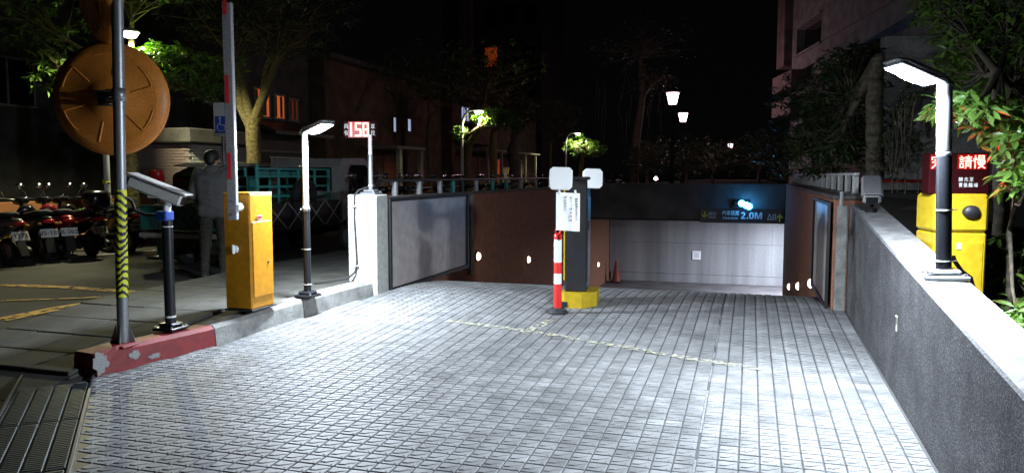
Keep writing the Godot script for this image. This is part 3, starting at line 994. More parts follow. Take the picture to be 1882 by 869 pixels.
	st = S()
	tube(st, [v3(0, -0.045, -0.6), v3(0, -0.045, 0.6)], 0.018, 10)
	obj("tube", st, M.tunnel_tube, tb)
	lamp_light("area", tb, looking(v3(0, -0.09, 0), v3(0, -1, 0)), Color(0.88, 0.92, 1.0), 72.0, 0.1, Vector2(0.3, 1.2))
	# notice on the pale wall
	var p2 := at_s(1281, 469, 22.88)
	var nt := thing("wall_notice", "small white paper notice on the pale tunnel wall", "notice", p2)
	st = S()
	bx(st, X(), v3(0.24, 0.25, 0.006))
	obj("sheet", st, M.paper, nt)
	st = S()
	for k in 5:
		bx(st, X(v3(-0.01 * (k % 2), 0.08 - k * 0.035, 0.0045)), v3(0.16 - 0.02 * (k % 3), 0.009, 0.002))
	obj("print", st, M.ink, nt)
	# traffic cone in the tunnel corner
	var cn := thing("traffic_cone", "dark orange traffic cone in the dim tunnel corner", "traffic cone", v3(-3.85 + 0.12, -1.65, -22.3))
	st = S()
	lathe(st, X(), [Vector2(0.13, 0.03), Vector2(0.12, 0.05), Vector2(0.03, 0.62), Vector2(0.0, 0.63)], 16)
	obj("body", st, M.cone, cn)
	st = S()
	bx(st, X(v3(0, 0.015, 0)), v3(0.34, 0.03, 0.34), 0.008)
	obj("base", st, M.rubber, cn)
	# headroom sign on the beam
	var sp := at_s(1363, 395, 18.96)
	var sx0 := at_s(1287, 395, 18.96).x
	var sx1 := 0.79
	var wd := sx1 - sx0
	var sg2 := thing("headroom_sign", "long black sign with yellow arrows and 2.0M on the beam", "sign", v3((sx0 + sx1) * 0.5, 0.53, -18.97))
	st = S()
	bx(st, X(), v3(wd, 0.34, 0.05), 0.006)
	obj("board", st, M.sign_black, sg2)
	var face := X(v3(0, 0, 0.027))
	var hw := wd * 0.5
	for q in [["chu", -hw + 0.2, 0.09, 0.09, 0.08, 0.014], ["kou", -hw + 0.3, 0.09, 0.085, 0.08, 0.014], ["dash", -hw + 0.2, 0.01, 0.17, 0.1, 0.018], ["qi", -hw + 0.52, 0.12, 0.09, 0.1, 0.013], ["che", -hw + 0.62, 0.12, 0.09, 0.1, 0.013], ["xian", -hw + 0.72, 0.12, 0.09, 0.1, 0.013], ["gao", -hw + 0.82, 0.12, 0.09, 0.1, 0.013], ["ru", hw - 0.38, 0.06, 0.09, 0.1, 0.018], ["kou", hw - 0.27, 0.06, 0.08, 0.1, 0.018], ["dash", hw - 0.38, -0.02, 0.2, 0.1, 0.02]]:
		sign_char(sg2, M.sign_text, face, q[0], Vector2(q[1], q[2]), q[3], q[4], q[5])
	lettering("Clearance", 0.055, M.sign_text, sg2, X(v3(-hw + 0.71, -0.05, 0.029)))
	lettering("2.0M", 0.165, M.sign_text, sg2, X(v3(-hw + 1.2, 0.01, 0.029)))
	sign_char(sg2, M.sign_arrow, face, "down", Vector2(-hw + 0.05, 0.09), 0.12, 0.14, 0.028, "arrow")
	sign_char(sg2, M.sign_arrow, face, "up", Vector2(hw - 0.17, 0.05), 0.12, 0.16, 0.028, "arrow")
	# blue beacon above the sign
	var bp := at_s(1367, 376, 18.9)
	var b := thing("blue_beacon", "glowing blue double beacon above the headroom sign", "beacon", bp)
	st = S()
	bx(st, X(v3(-0.06, 0.0, -0.06)), v3(0.42, 0.2, 0.06), 0.02)
	bx(st, X(v3(-0.16, 0.03, -0.02)), v3(0.14, 0.14, 0.1), 0.03)
	obj("housing", st, M.dark_steel, b)
	for q in [v3(-0.04, 0.03, 0.02), v3(0.06, -0.01, 0.02), v3(0.13, -0.04, 0.02)]:
		st = S()
		lathe(st, X(q, v3(90, 0, 0)), [Vector2(0.075, -0.05), Vector2(0.078, 0.02), Vector2(0.05, 0.05), Vector2(0, 0.06)], 16)
		obj("lens", st, M.blue_lamp, b)
	lamp_light("omni", b, X(v3(0.04, 0, 0.2)), Color(0.25, 0.65, 1.0), 0.3, 0.08)
func steel_panel(at: Vector3, sg: float, length: float, label: String) -> void:
	var t := thing("steel_panel", label, "panel", at)
	var st := S()
	bc(st, v3(0.0, 0.17, -0.05), v3(0.012 * sg, 1.19, -length * 0.66), 0.004)
	obj("plate", st, M.steel_panel, t)
	st = S()
	bc(st, v3(0.0, 0.17, -length * 0.66 - 0.006), v3(0.012 * sg, 1.19, -length + 0.05), 0.004)
	obj("plate", st, M.steel_panel, t)
	st = S()
	for z in [-0.02, -length + 0.02]:
		bc(st, v3(-0.005, 0.12, z - 0.025), v3(0.035 * sg, 1.23, z + 0.025), 0.004)
	bc(st, v3(-0.005, 0.12, -0.046), v3(0.033 * sg, 0.165, -length + 0.046), 0.004)
	bc(st, v3(-0.005, 1.195, -0.046), v3(0.033 * sg, 1.228, -length + 0.046), 0.004)
	obj("frame", st, M.dark_steel, t)

# ---------------------------------------------------------------- right boundary wall
func build_right_wall() -> void:
	var t := thing("boundary_wall", "rough pebble-faced concrete wall with sloping top along the right edge of the driveway", "wall", v3(0.94, 0, -8.14))
	var st := S()
	flat(st)
	var fn := func(x: float, s: float) -> Vector3: return Vector3(x - 0.94, 0.42 + 0.098 * s, -s + 8.14)
	var b := 0.012
	# face, chamfer, top, back, ends
	quad(st, v3(0, -0.6, 6.64), v3(0, -0.6, 0), fn.call(0.94, 8.14) - v3(0, b, 0), fn.call(0.94, 1.5) - v3(0, b, 0))
	quad(st, fn.call(0.94, 1.5) - v3(0, b, 0), fn.call(0.94, 8.14) - v3(0, b, 0), fn.call(0.94 + b, 8.14), fn.call(0.94 + b, 1.5))
	quad(st, v3(0, -0.6, 0), v3(0.26, -0.6, 0), fn.call(1.2, 8.14), fn.call(0.94, 8.14) - v3(0, b, 0))
	quad(st, v3(0.26, -0.6, 0), v3(0.26, -0.6, 6.64), fn.call(1.2, 1.5), fn.call(1.2, 8.14))
	quad(st, v3(0, -0.6, 6.64), fn.call(0.94, 1.5), fn.call(1.2, 1.5), v3(0.26, -0.6, 6.64))
	obj("wall_face", st, M.pebbledash, t)
	st = S()
	flat(st)
	quad(st, fn.call(0.94 + b, 1.5), fn.call(0.94 + b, 8.14), fn.call(1.2, 8.14), fn.call(1.2, 1.5))
	obj("wall_top", st, M.pebble_top, t)
	# drips of pale paint and a short pipe stub on the face
	var q := at_x(1649, 595, 0.935)
	st = S()
	bx(st, X(q - t.position + v3(0, 0, 0)), v3(0.008, 0.1, 0.012), 0.003)
	bx(st, X(q - t.position + v3(-0.004, 0.05, 0.01)), v3(0.01, 0.012, 0.03), 0.003)
	obj("cable_stub", st, M.cream, t)
	for k in 16:
		var ls := rng.randf_range(2.7, 7.6)
		st = S()
		var sz := rng.randf_range(0.008, 0.018)
		leaf_shape(st, X(v3(rng.randf_range(0.97, 1.18), 0.42 + 0.098 * ls + 0.006, -ls), v3(rng.randf_range(-12, 12), rng.randf_range(0, 360), 8)), sz, sz * 0.5)
		var lf := obj("dry_leaf", st, M.soil)
		tag(lf, "tiny dry leaf scrap lying on the boundary wall's top", "leaf", "leaf scraps on the boundary wall")
	# end post of the ramp wall
	var e := thing("wall_end_post", "short grey capped post where the boundary wall meets the steel panel", "post", v3(0.9, 0.0, -8.19))
	st = S()
	bc(st, v3(-0.07, 0.0, -0.02), v3(0.03, 1.2, 0.03), 0.008)
	obj("post", st, M.kerb, e)
	st = S()
	tube(st, [v3(-0.03, 1.19, 0.0), v3(-0.03, 1.34, 0.0)], 0.02, 10)
	obj("pipe", st, M.grey_paint, e)
	# parapet and white slatted railing behind
	var r := thing("slat_railing", "white flat-slat railing standing along the top of the right ramp wall", "railing", v3(1.02, 1.3, -8.3))
	st = S()
	bc(st, v3(-0.05, 0.0, 0.0), v3(0.05, 0.02, -10.8), 0.004)
	obj("base_rail", st, M.dark_concrete, r)
	for u in [1464, 1468, 1472, 1476, 1480, 1484, 1489, 1494, 1500, 1507, 1515, 1524, 1534, 1546, 1560, 1574]:
		var s := maxf(s_on_x(u, 1.02), 8.32)
		st = S()
		bc(st, v3(-0.03, 0.02, -(s - 8.3) - 0.008), v3(0.03, 0.2, -(s - 8.3) + 0.008), 0.003)
		obj("slat", st, M.white_paint, r)
	st = S()
	bc(st, v3(-0.02, 0.2, 0.0), v3(0.02, 0.225, -10.8), 0.005)
	obj("handrail", st, M.white_paint, r)

# ---------------------------------------------------------------- buildings
func facade_window(h: Node3D, s0: float, s1: float, y0: float, y1: float, pane: Material, frame: Material, bars := 1) -> void:
	var z0 := -(s0 + h.position.z)
	var z1 := -(s1 + h.position.z)
	var st := S()
	bc(st, v3(-0.05, y0, z0), v3(0.012, y1, z1))
	var w := obj("window", st, pane, h)
	st = S()
	for y in [y0 - 0.03, y1 + 0.03]:
		bc(st, v3(-0.02, y - 0.03, z0 + 0.06), v3(0.05, y + 0.03, z1 - 0.06), 0.005)
	for k in bars + 2:
		var z := lerpf(z0, z1, float(k) / (bars + 1))
		bc(st, v3(-0.02, y0, z - 0.025), v3(0.04, y1, z + 0.025), 0.005)
	obj("frame", st, frame, w)
	if pane == M.warm_window or pane == M.orange_window:
		# curtains drawn part of the way across
		for q in [[0.04, 0.22], [0.55, 0.78]]:
			st = S()
			for k in 4:
				var za := lerpf(z0, z1, lerpf(q[0], q[1], k / 4.0))
				var zb := lerpf(z0, z1, lerpf(q[0], q[1], (k + 0.85) / 4.0))
				bc(st, v3(0.013, y0 + 0.02, za), v3(0.02 + 0.008 * (k % 2), y1 - 0.01, zb))
			obj("curtain", st, M.planter, w)
func house(called: String, label: String, x: float, s0: float, s1: float, h: float, wall: Material) -> Node3D:
	var t := thing(called, label, "building", v3(x, 0, -s0))
	var st := S()
	bc(st, v3(-6, -0.2, 0), v3(0, h, -(s1 - s0)), 0.03)
	obj("wall", st, wall, t)
	st = S()
	bc(st, v3(-6.2, h, 0.2), v3(0.35, h + 0.18, -(s1 - s0) - 0.2), 0.03)
	obj("roof", st, M.house_dark, t)
	return t
func build_buildings() -> void:
	# brick booth
	var sb := s_on_x(347, -12.0)
	var b := thing("brick_booth", "low pink brick booth with a white brick side and a dark flat roof", "building", v3(-12, 0.1, -sb))
	var st := S()
	bc(st, v3(-1.68, 0, -2.2), v3(-0.02, 2.1, -0.02))
	obj("wall_core", st, M.mortar, b)
	var brick := S()
	bx(brick, X(), v3(0.215, 0.058, 0.05), 0.004)
	var bm := commit(brick)
	for side in 2:
		var xs := []
		for j in 30:
			var n := 7 if side == 0 else 9
			for k in n:
				var off := 0.11 if j % 2 else 0.0
				if side == 0:
					xs.append(Transform3D(Basis(), v3(-0.12 - off - k * 0.225, 0.05 + j * 0.069, -0.02 + rng.randf_range(-0.002, 0.002))))
				else:
					xs.append(Transform3D(Basis(Vector3.UP, PI / 2), v3(-0.02 + rng.randf_range(-0.002, 0.002), 0.05 + j * 0.069, -0.12 - off - k * 0.225)))
		var mm := MultiMesh.new()
		mm.transform_format = MultiMesh.TRANSFORM_3D
		mm.mesh = bm
		mm.instance_count = xs.size()
		for k in xs.size():
			mm.set_instance_transform(k, xs[k])
		var mi := MultiMeshInstance3D.new()
		mi.name = "bricks"
		mi.multimesh = mm
		mi.material_override = M.pink_brick if side == 0 else M.white_brick
		mi.set_meta("kind", "stuff")
		b.add_child(mi, true)
	st = S()
	bc(st, v3(-1.9, 2.12, -2.4), v3(0.2, 2.45, 0.2), 0.03)
	obj("roof", st, M.house_dark, b)
	lettering("0", 0.2, M.sign_text, b, X(v3(-0.95, 2.28, 0.21)))
	lettering("1", 0.2, M.sign_text, b, X(v3(-1.15, 2.28, 0.21)))
	st = S()
	bx(st, X(v3(0.03, 1.55, -0.35)), v3(0.1, 0.24, 0.22), 0.01)
	obj("meter_box", st, M.cream, b)
	# dark block behind the scooters
	var d := house("apartment_building", "dark apartment block with a few dim windows behind the parked scooters", -19, 4.0, 30.0, 11.0, M.house_dark)
	for k in 6:
		facade_window(d, 8.0 + k * 3.4, 9.6 + k * 3.4, 3.4, 4.6, M.window_dark, M.trim)
		facade_window(d, 8.0 + k * 3.4, 9.6 + k * 3.4, 6.6, 7.8, M.window_dark, M.trim)
	facade_window(d, 12.3, 12.6, 1.8, 2.8, M.orange_window, M.house_dark, 0)
	# house with shutter and lit upper room
	var ha := house("shuttered_house", "house with a rolling shutter below a warmly lit upper window", -13.5, s_on_x(440, -13.5), s_on_x(575, -13.5), 6.2, M.house_dark)
	var w0 := s_on_x(470, -13.5)
	var w1 := s_on_x(558, -13.5)
	facade_window(ha, w0, w0 + 0.7, 3.2, 3.95, M.warm_window, M.trim, 1)
	facade_window(ha, w0 + 0.95, w0 + 1.45, 3.2, 3.85, M.warm_window, M.trim, 0)
	facade_window(ha, w0 + 1.7, w1 - 0.3, 3.2, 3.8, M.orange_window, M.trim, 3)
	st = S()
	prism(st, X(v3(0, 0, 0), v3(0, 0, 0)), PackedVector2Array([Vector2(0, 3.1), Vector2(0.9, 2.75), Vector2(0.9, 2.65), Vector2(0, 2.98)]), -(s_on_x(570, -13.5) + ha.position.z), -(w0 - 0.3 + ha.position.z))
	obj("awning", st, M.shutter, ha)
	for k in 13:
		st = S()
		bc(st, v3(0.0, 2.25 + k * 0.055, -(w0 + ha.position.z)), v3(0.05, 2.297 + k * 0.055, -(w1 + ha.position.z)), 0.006)
		obj("shutter_slat", st, M.shutter, ha)
	st = S()
	bc(st, v3(0.0, 2.18, -(w0 + ha.position.z)), v3(0.08, 2.235, -(w1 + ha.position.z)), 0.01)
	obj("shutter_bar", st, M.trim, ha)
	st = S()
	for k in 9:
		bc(st, v3(0.3, 1.65, -(w0 + ha.position.z) - 0.3 - k * 0.26), v3(0.33, 2.0, -(w0 + ha.position.z) - 0.34 - k * 0.26))
	bc(st, v3(0.29, 2.0, -(w0 + ha.position.z) - 0.25), v3(0.34, 2.04, -(w0 + ha.position.z) - 2.5))
	bc(st, v3(0.29, 0.0, -(w0 + ha.position.z) - 0.25), v3(0.34, 1.65, -(w0 + ha.position.z) - 2.5))
	obj("fence_rail", st, M.white_paint, ha)
	# orange house with porch
	var s0 := s_on_x(600, -13.0)
	var s1 := s_on_x(812, -13.0)
	var hb := house("porch_house", "orange plastered house with a post-carried porch and slim bright windows", -13, s0, s1, 5.2, M.house_wall)
	for a in [[724, 216, 242, 4], [751, 219, 241, 5]]:
		var p := at_x(a[0], a[1], -13.0)
		var q := at_x(a[0], a[2], -13.0)
		var sw: float = a[3] * 0.035
		facade_window(hb, -p.z - sw, -p.z + sw, q.y, p.y, M.white_window, M.house_dark, 0)
	var ps := [s_on_x(733, -11.9), s_on_x(772, -11.9)]
	st = S()
	bc(st, v3(0.02, 2.42, -(ps[0] - 0.4 + hb.position.z)), v3(1.25, 2.54, -(ps[1] + 0.4 + hb.position.z)), 0.02)
	obj("porch_roof", st, M.trim, hb)
	for s in ps:
		st = S()
		bc(st, v3(1.03, 0.05, -(s + hb.position.z) - 0.1), v3(1.2, 2.415, -(s + hb.position.z) + 0.1), 0.015)
		obj("porch_post", st, M.trim, hb)
	st = S()
	bc(st, v3(0, 0.05, -(ps[0] + 0.9 + hb.position.z)), v3(0.06, 2.0, -(ps[1] + 0.1 + hb.position.z)), 0.01)
	obj("door", st, M.planter, hb)
	# the house further on, with a balcony
	var s2 := s1 + 0.3
	var hc := house("balcony_house", "dim brown house with a tiled balcony beyond the porch", -12.6, s2, s_on_x(985, -12.6), 5.6, M.house_wall)
	st = S()
	bc(st, v3(0.02, 2.9, -0.4), v3(0.9, 3.7, -3.6), 0.03)
	obj("balcony", st, M.house_wall, hc)
	st = S()
	bc(st, v3(-0.02, 3.72, -0.35), v3(0.95, 3.8, -3.65), 0.01)
	obj("balcony_cap", st, M.trim, hc)
	facade_window(hc, s2 + 1.0, s2 + 2.0, 4.0, 4.6, M.white_window, M.trim, 2)
	facade_window(hc, s2 + 4.6, s2 + 6.6, 1.2, 2.3, M.orange_window, M.trim, 3)
	facade_window(hc, s2 + 8.5, s2 + 10.5, 1.2, 2.3, M.window_dark, M.trim, 3)
	st = S()
	for k in 5:
		bc(st, v3(1.2, 0.1, -1.0 - k * 2.0), v3(1.32, 2.6, -1.12 - k * 2.0), 0.01)
	bc(st, v3(0.02, 2.6, -0.6), v3(1.4, 2.68, -9.6), 0.01)
	obj("carport", st, M.trim, hc)
	# distant tower
	var tw := thing("tower_block", "tall dark tower block far beyond the trees", "building", at_d(930, 322, 70.0) * v3(1, 0, 1))
	st = S()
	bc(st, v3(-4.5, 0, -4), v3(4.5, 34, 4), 0.05)
	obj("wall", st, M.house_dark, tw)
	st = S()
	bc(st, v3(-2.8, 0, 4.01), v3(-1.6, 34, 4.6), 0.05)
	obj("stair_shaft", st, M.house_pink, tw)
	for k in 8:
		for j in 3:
			st = S()
			bc(st, v3(-0.6 + j * 1.7, 4 + k * 3.4, 3.9), v3(0.5 + j * 1.7, 5.6 + k * 3.4, 4.05))
			obj("window", st, M.orange_window if (k == 2 and j == 0) else M.window_dark, tw)
	# right-hand apartment building, turned against the driveway
	var A := at_d(1450, 322, 24.0)
	var B := at_d(1640, 322, 16.0)
	var dir := (B - A) * v3(1, 0, 1)
	var len := dir.length()
	var rb := thing("balcony_building", "pale apartment building with a dark square window and slanting balcony bands above the ramp", "building", A * v3(1, 0, 1))
	# local +x runs along the facade towards the camera, local +z points out of it
	rb.rotation.y = atan2(-dir.z, dir.x)
	var out := rb.transform.basis.z
	var flip := 1.0 if out.dot(EYE - A) > 0 else -1.0
	st = S()
	bc(st, v3(0, 1.0, 0), v3(len + 6, 5.15, -7 * flip), 0.02)
	bc(st, v3(0, 5.9, 0), v3(len + 6, 14, -7 * flip), 0.02)
	bc(st, v3(2.9, 5.15, 0), v3(len + 6, 5.9, -7 * flip))
	bc(st, v3(0, 5.15, 0), v3(0.5, 5.9, -7 * flip))
	obj("wall", st, M.house_white, rb)
	st = S()
	bc(st, v3(0.5, 5.15, -0.25 * flip), v3(2.9, 5.9, -0.3 * flip))
	var wn := obj("window", st, M.window_dark, rb)
	st = S()
	bc(st, v3(0.45, 5.08, 0.06 * flip), v3(2.95, 5.148, -0.2 * flip), 0.005)
	bc(st, v3(0.45, 5.902, 0.06 * flip), v3(2.95, 5.97, -0.2 * flip), 0.005)
	obj("sill", st, M.house_white, wn)
	# pink end fin
	st = S()
	bc(st, v3(-0.9, 4.9, 0.25 * flip), v3(-0.02, 14, -5 * flip), 0.02)
	obj("balcony_end", st, M.house_pink, rb)
	for y in [3.3, 4.05]:
		st = S()
		bc(st, v3(-0.3, y, 0.02 * flip), v3(1.9, y + 0.5, 0.5 * flip), 0.02)
		obj("balcony", st, M.house_pink, rb)
	# stair parapet band
	st = S()
	prism(st, X(), PackedVector2Array([Vector2(4.6, 3.6), Vector2(5.2, 4.65), Vector2(len + 4, 5.1), Vector2(len + 4, 4.6), Vector2(5.4, 4.3), Vector2(4.9, 3.6)]), 0.02 * flip, 0.4 * flip)
	obj("parapet_band", st, M.house_white, rb)
	st = S()
	lathe(st, X(v3(7.0, 4.05, 0.35 * flip)), [Vector2(0, 0.35), Vector2(0.2, 0.3), Vector2(0.28, 0.1), Vector2(0.28, -0.25), Vector2(0, -0.25)], 14)
	obj("water_tank", st, M.white_paint, rb)
	# garden wall behind the saplings
	var gp := at_d(1690, 322, 10.6)
	var gw := thing("garden_wall", "plain pale wall with a thin red rail behind the saplings", "wall", v3(gp.x, 1.2, gp.z), 12)
	st = S()
	bc(st, v3(-0.55, 0, -0.1), v3(1.9, 2.2, 0.1), 0.01)
	obj("wall_face", st, M.house_white, gw)
	st = S()
	bc(st, v3(-0.6, 0.2, 0.11), v3(1.9, 0.24, 0.14), 0.004)
	obj("rail", st, M.red, gw)

# ---------------------------------------------------------------- equipment on the left
func post_base(parent: Node3D, m: Material, w := 0.2) -> void:
	var st := S()
	bx(st, X(v3(0, 0.012, 0)), v3(w, 0.024, w), 0.005)
	bx(st, X(v3(0, 0.04, 0)), v3(w * 0.7, 0.034, w * 0.7), 0.012)
	var p := obj("base_plate", st, m, parent)
	for sx in [-1, 1]:
		for sz in [-1, 1]:
			st = S()
			lathe(st, X(v3(sx * w * 0.4, 0.024, sz * w * 0.4)), [Vector2(0.011, 0), Vector2(0.011, 0.012), Vector2(0, 0.012)], 6, false)
			obj("bolt", st, M.galvanised, p)
func build_left_equipment() -> void:
	var st: SurfaceTool
	# mirror pole
	var pp := at_y(225, 632, 0.2)
	pp.y = 0.19
	var t := thing("mirror_pole", "galvanised steel pole wrapped in black and yellow tape at the red kerb", "pole", pp)
	st = S()
	tube(st, [v3(0, 0, 0), v3(0.12, 4.0, 0)], 0.042, 20)
	obj("shaft", st, M.galvanised, t)
	for k in 4:
		var a := PI * 0.5 * k + 0.5
		st = S()
		prism(st, X(Vector3.ZERO, v3(0, rad_to_deg(a), 0)), PackedVector2Array([Vector2(0.04, 0), Vector2(0.1, 0), Vector2(0.045, 0.17)]), -0.003, 0.003)
		obj("gusset", st, M.galvanised, t)
	st = S()
	bx(st, X(v3(0, 0.012, 0)), v3(0.24, 0.016, 0.24), 0.004)
	obj("base_plate", st, M.kerb_red, t)
	# tape: yellow sleeve with saw-toothed black bands
	st = S()
	tube(st, [v3(0.38 * 0.03, 0.38, 0), v3(1.2 * 0.03, 1.2, 0)], 0.0436, 20, false)
	var sl := obj("tape_sleeve", st, M.tape_yellow, t)
	for k in 15:
		st = S()
		flat(st)
		var y0 := 0.385 + k * 0.054
		for j in 20:
			var a := TAU * j / 20.0
			var a2 := TAU * (j + 1) / 20.0
			var r := 0.0448
			var tw := func(ang: float) -> float: return 0.024 * sin(ang * 2.0 + k * 0.4)
			var thick := 0.02 * (1.0 if j % 3 else 0.35)
			var ox := y0 * 0.03
			quad(st, v3(ox + cos(a) * r, y0 + tw.call(a), sin(a) * r), v3(ox + cos(a) * r, y0 + tw.call(a) + thick + 0.01, sin(a) * r), v3(ox + cos(a2) * r, y0 + tw.call(a2) + 0.028, sin(a2) * r), v3(ox + cos(a2) * r, y0 + tw.call(a2), sin(a2) * r))
		obj("tape_band", st, M.black, sl)
	# lower convex mirror, seen from behind
	mirror(at_d(198, 181, 5.99), 0.445, v3(0.1, -0.02, 1.0), "orange round back of a large traffic mirror on the steel pole", true, pp)
	mirror(at_d(158, -20, 5.85), 0.42, v3(-0.75, -0.2, 0.63), "upper orange traffic mirror turned edge-on near the top of the pole", false, pp)
	# number plate camera on its post
	var cp := at_y(313, 606, 0.23)
	cp.y = 0.235
	t = thing("camera_post", "black post with a tilted white plate-reading camera near the red kerb", "camera", cp)
	post_base(t, M.black_pole, 0.2)
	st = S()
	tube(st, [v3(0, 0.05, 0), v3(0, 0.9, 0)], 0.043, 18)
	obj("post", st, M.black_pole, t)
	st = S()
	tube(st, [v3(0, 0.1, 0), v3(0, 0.115, 0)], 0.045, 18)
	tube(st, [v3(0, 0.845, 0), v3(0, 0.852, 0)], 0.045, 18)
	obj("tie", st, M.white_plastic, t)
	st = S()
	bx(st, X(v3(-0.02, 0.935, 0)), v3(0.11, 0.08, 0.1), 0.01)
	obj("bracket", st, M.blue_sign, t)
	st = S()
	tube(st, [v3(0.0, 0.96, 0), v3(0.01, 1.06, 0)], 0.032, 14)
	obj("neck", st, M.white_plastic, t)
	var hx := Transform3D(Basis.from_euler(v3(0, deg_to_rad(16), deg_to_rad(-21))), v3(-0.07, 1.14, 0.02))
	st = S()
	bx(st, hx, v3(0.46, 0.1, 0.12), 0.016)
	var hs := obj("housing", st, M.white_paint, t)
	st = S()
	bx(st, hx * X(v3(0.01, 0.06, 0)), v3(0.5, 0.016, 0.15), 0.005)
	obj("sun_shield", st, M.white_paint, hs)
	st = S()
	bx(st, hx * X(v3(-0.24, -0.01, 0)), v3(0.03, 0.09, 0.11), 0.01)
	obj("rear_cap", st, M.black, hs)
	st = S()
	bx(st, hx * X(v3(0.232, 0, 0)), v3(0.01, 0.07, 0.09), 0.003)
	obj("lens_window", st, M.window_dark, hs)
	st = S()
	tube(st, [hx * v3(-0.24, -0.04, 0), hx * v3(-0.29, -0.11, 0.02), v3(-0.32, 1.05, 0.03), v3(-0.3, 0.98, 0.02), v3(-0.2, 0.94, 0.01), v3(-0.06, 0.94, 0.0)], 0.014, 8)
	obj("cable", st, M.rubber, t)
	# barrier
	var c0 := at_y(463, 575, 0.27)
	c0.y = 0.285
	t = thing("barrier_cabinet", "yellow barrier cabinet with a raised white and red boom arm", "barrier", c0)
	st = S()
	bx(st, X(v3(-0.14, 0.53, -0.17)), v3(0.28, 1.04, 0.34), 0.012)
	var body := obj("body", st, M.yellow, t)
	st = S()
	bx(st, X(v3(-0.14, 1.055, -0.17)), v3(0.285, 0.014, 0.345), 0.006)
	obj("lid", st, M.yellow, body)
	st = S()
	bx(st, X(v3(-0.14, 0.003, -0.17)), v3(0.3, 0.016, 0.36), 0.003)
	obj("foot", st, M.black, body)
	# door leaf on the right side, standing proud
	st = S()
	bx(st, X(v3(0.004, 0.46, -0.17)), v3(0.012, 0.68, 0.29), 0.004)
	var door := obj("door", st, M.yellow, body)
	st = S()
	lathe(st, X(v3(0.01, 0.42, -0.24), v3(0, 0, -90)), [Vector2(0.011, 0), Vector2(0.011, 0.006), Vector2(0.004, 0.006), Vector2(0.0, 0.002)], 12)
	obj("lock", st, M.dark_steel, door)
	st = S()
	bx(st, X(v3(0.008, 0.835, -0.13)), v3(0.003, 0.04, 0.075))
	obj("sticker", st, M.grey_paint, body)
	st = S()
	bx(st, X(v3(0.01, 0.837, -0.13)), v3(0.002, 0.02, 0.06))
	obj("sticker", st, M.red, body)
	# release knob on the front
	st = S()
	lathe(st, X(v3(-0.16, 0.555, 0.0), v3(90, 0, 0)), [Vector2(0.035, 0), Vector2(0.035, 0.012), Vector2(0.026, 0.02), Vector2(0.0, 0.02)], 16)
	bx(st, X(v3(-0.16, 0.555, 0.03)), v3(0.024, 0.085, 0.03), 0.008)
	obj("knob", st, M.white_plastic, body)
	# boom arm, upright, in front of the cabinet
	var ab := at_d(428, 404, 6.62) - c0
	var atop := at_d(415, 4, 6.46) - c0
	var lean := atan2(atop.x - ab.x, atop.y - ab.y)
	var ah := (atop - ab).length()
	var ax := Transform3D(Basis.from_euler(v3(0, deg_to_rad(8), -lean)), ab)
	st = S()
	bx(st, ax * X(v3(0, ah * 0.5, 0)), v3(0.085, ah, 0.045), 0.006)
	var arm := obj("boom_arm", st, M.grey_paint, t)
	for y in [[1.82, 0.15], [1.12, 0.235], [0.465, 0.225]]:
		st = S()
		bx(st, ax * X(v3(-0.012, y[0], 0.0235)), v3(0.036, y[1], 0.002))
		obj("red_stripe", st, M.red_band, arm)
	for y in [0.05, 0.17]:
		st = S()
		lathe(st, ax * X(v3(0.005, y, 0.022), v3(90, 0, 0)), [Vector2(0.013, 0), Vector2(0.013, 0.008), Vector2(0, 0.01)], 6, false)
		obj("bolt", st, M.galvanised, arm)
	st = S()
	tube(st, [ax * v3(0.0, 0.11, -0.02), ax * v3(0.0, 0.11, -0.12)], 0.04, 14)
	bx(st, ax * X(v3(0.05, 0.11, -0.01)), v3(0.03, 0.05, 0.05), 0.01)
	obj("hub", st, M.white_plastic, arm)
	# left driveway lamp
	var lb := at_y(565, 543, 0.3)
	lb.y = 0.29
	t = thing("path_lamp", "slim black lamp post with a lit flat head between the barrier and the white pillar", "lamp", lb)
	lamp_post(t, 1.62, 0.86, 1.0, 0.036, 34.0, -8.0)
	# red number display
	t = thing("number_display", "red digital display reading 158 on a grey tube above the white pillar", "display", v3(-4.16, 1.28, -7.87))
	post_base(t, M.lamp_grey, 0.2)
	st = S()
	tube(st, [v3(0, 0.05, 0), v3(0, 0.46, 0)], 0.027, 16)
	obj("post", st, M.lamp_grey, t)
	st = S()
	tube(st, [v3(0, 0.46, 0), v3(0, 0.68, 0)], 0.022, 16)
	obj("neck", st, M.white_plastic, t)
	st = S()
	tube(st, [v3(0, 0.1, 0), v3(0, 0.107, 0)], 0.03, 16)
	obj("tie", st, M.white_plastic, t)
	var cc := at_d(661, 238, 8.75) - t.position
	var sx := Transform3D(Basis(Vector3.UP, deg_to_rad(22)), cc)
	st = S()
	bx(st, sx * X(v3(0, 0.0, -0.04)), v3(0.37, 0.2, 0.08), 0.006)
	var bd := obj("board", st, M.led_face, t)
	var f := sx * X(v3(0, 0, 0.002))
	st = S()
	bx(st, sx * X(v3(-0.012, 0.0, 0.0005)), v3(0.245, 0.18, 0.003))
	obj("led_bloom", st, M.led_bloom, bd)  # glowing plate imitates the bloom around the digits
	f = sx * X(v3(0, 0, 0.003))
	st = S()
	glyph(st, f, "1", Vector2(-0.125, 0.07), 0.05, 0.14, 0.02)
	glyph(st, f, "5", Vector2(-0.058, 0.07), 0.075, 0.14, 0.019)
	glyph(st, f, "8", Vector2(0.03, 0.07), 0.07, 0.14, 0.019)
	obj("digits", st, M.led_red, bd)
	st = S()
	glyph(st, f, "shang", Vector2(-0.178, 0.065), 0.045, 0.055, 0.007)
	glyph(st, f, "you", Vector2(-0.178, -0.01), 0.045, 0.055, 0.007)
	glyph(st, f, "che", Vector2(0.125, 0.065), 0.045, 0.055, 0.007)
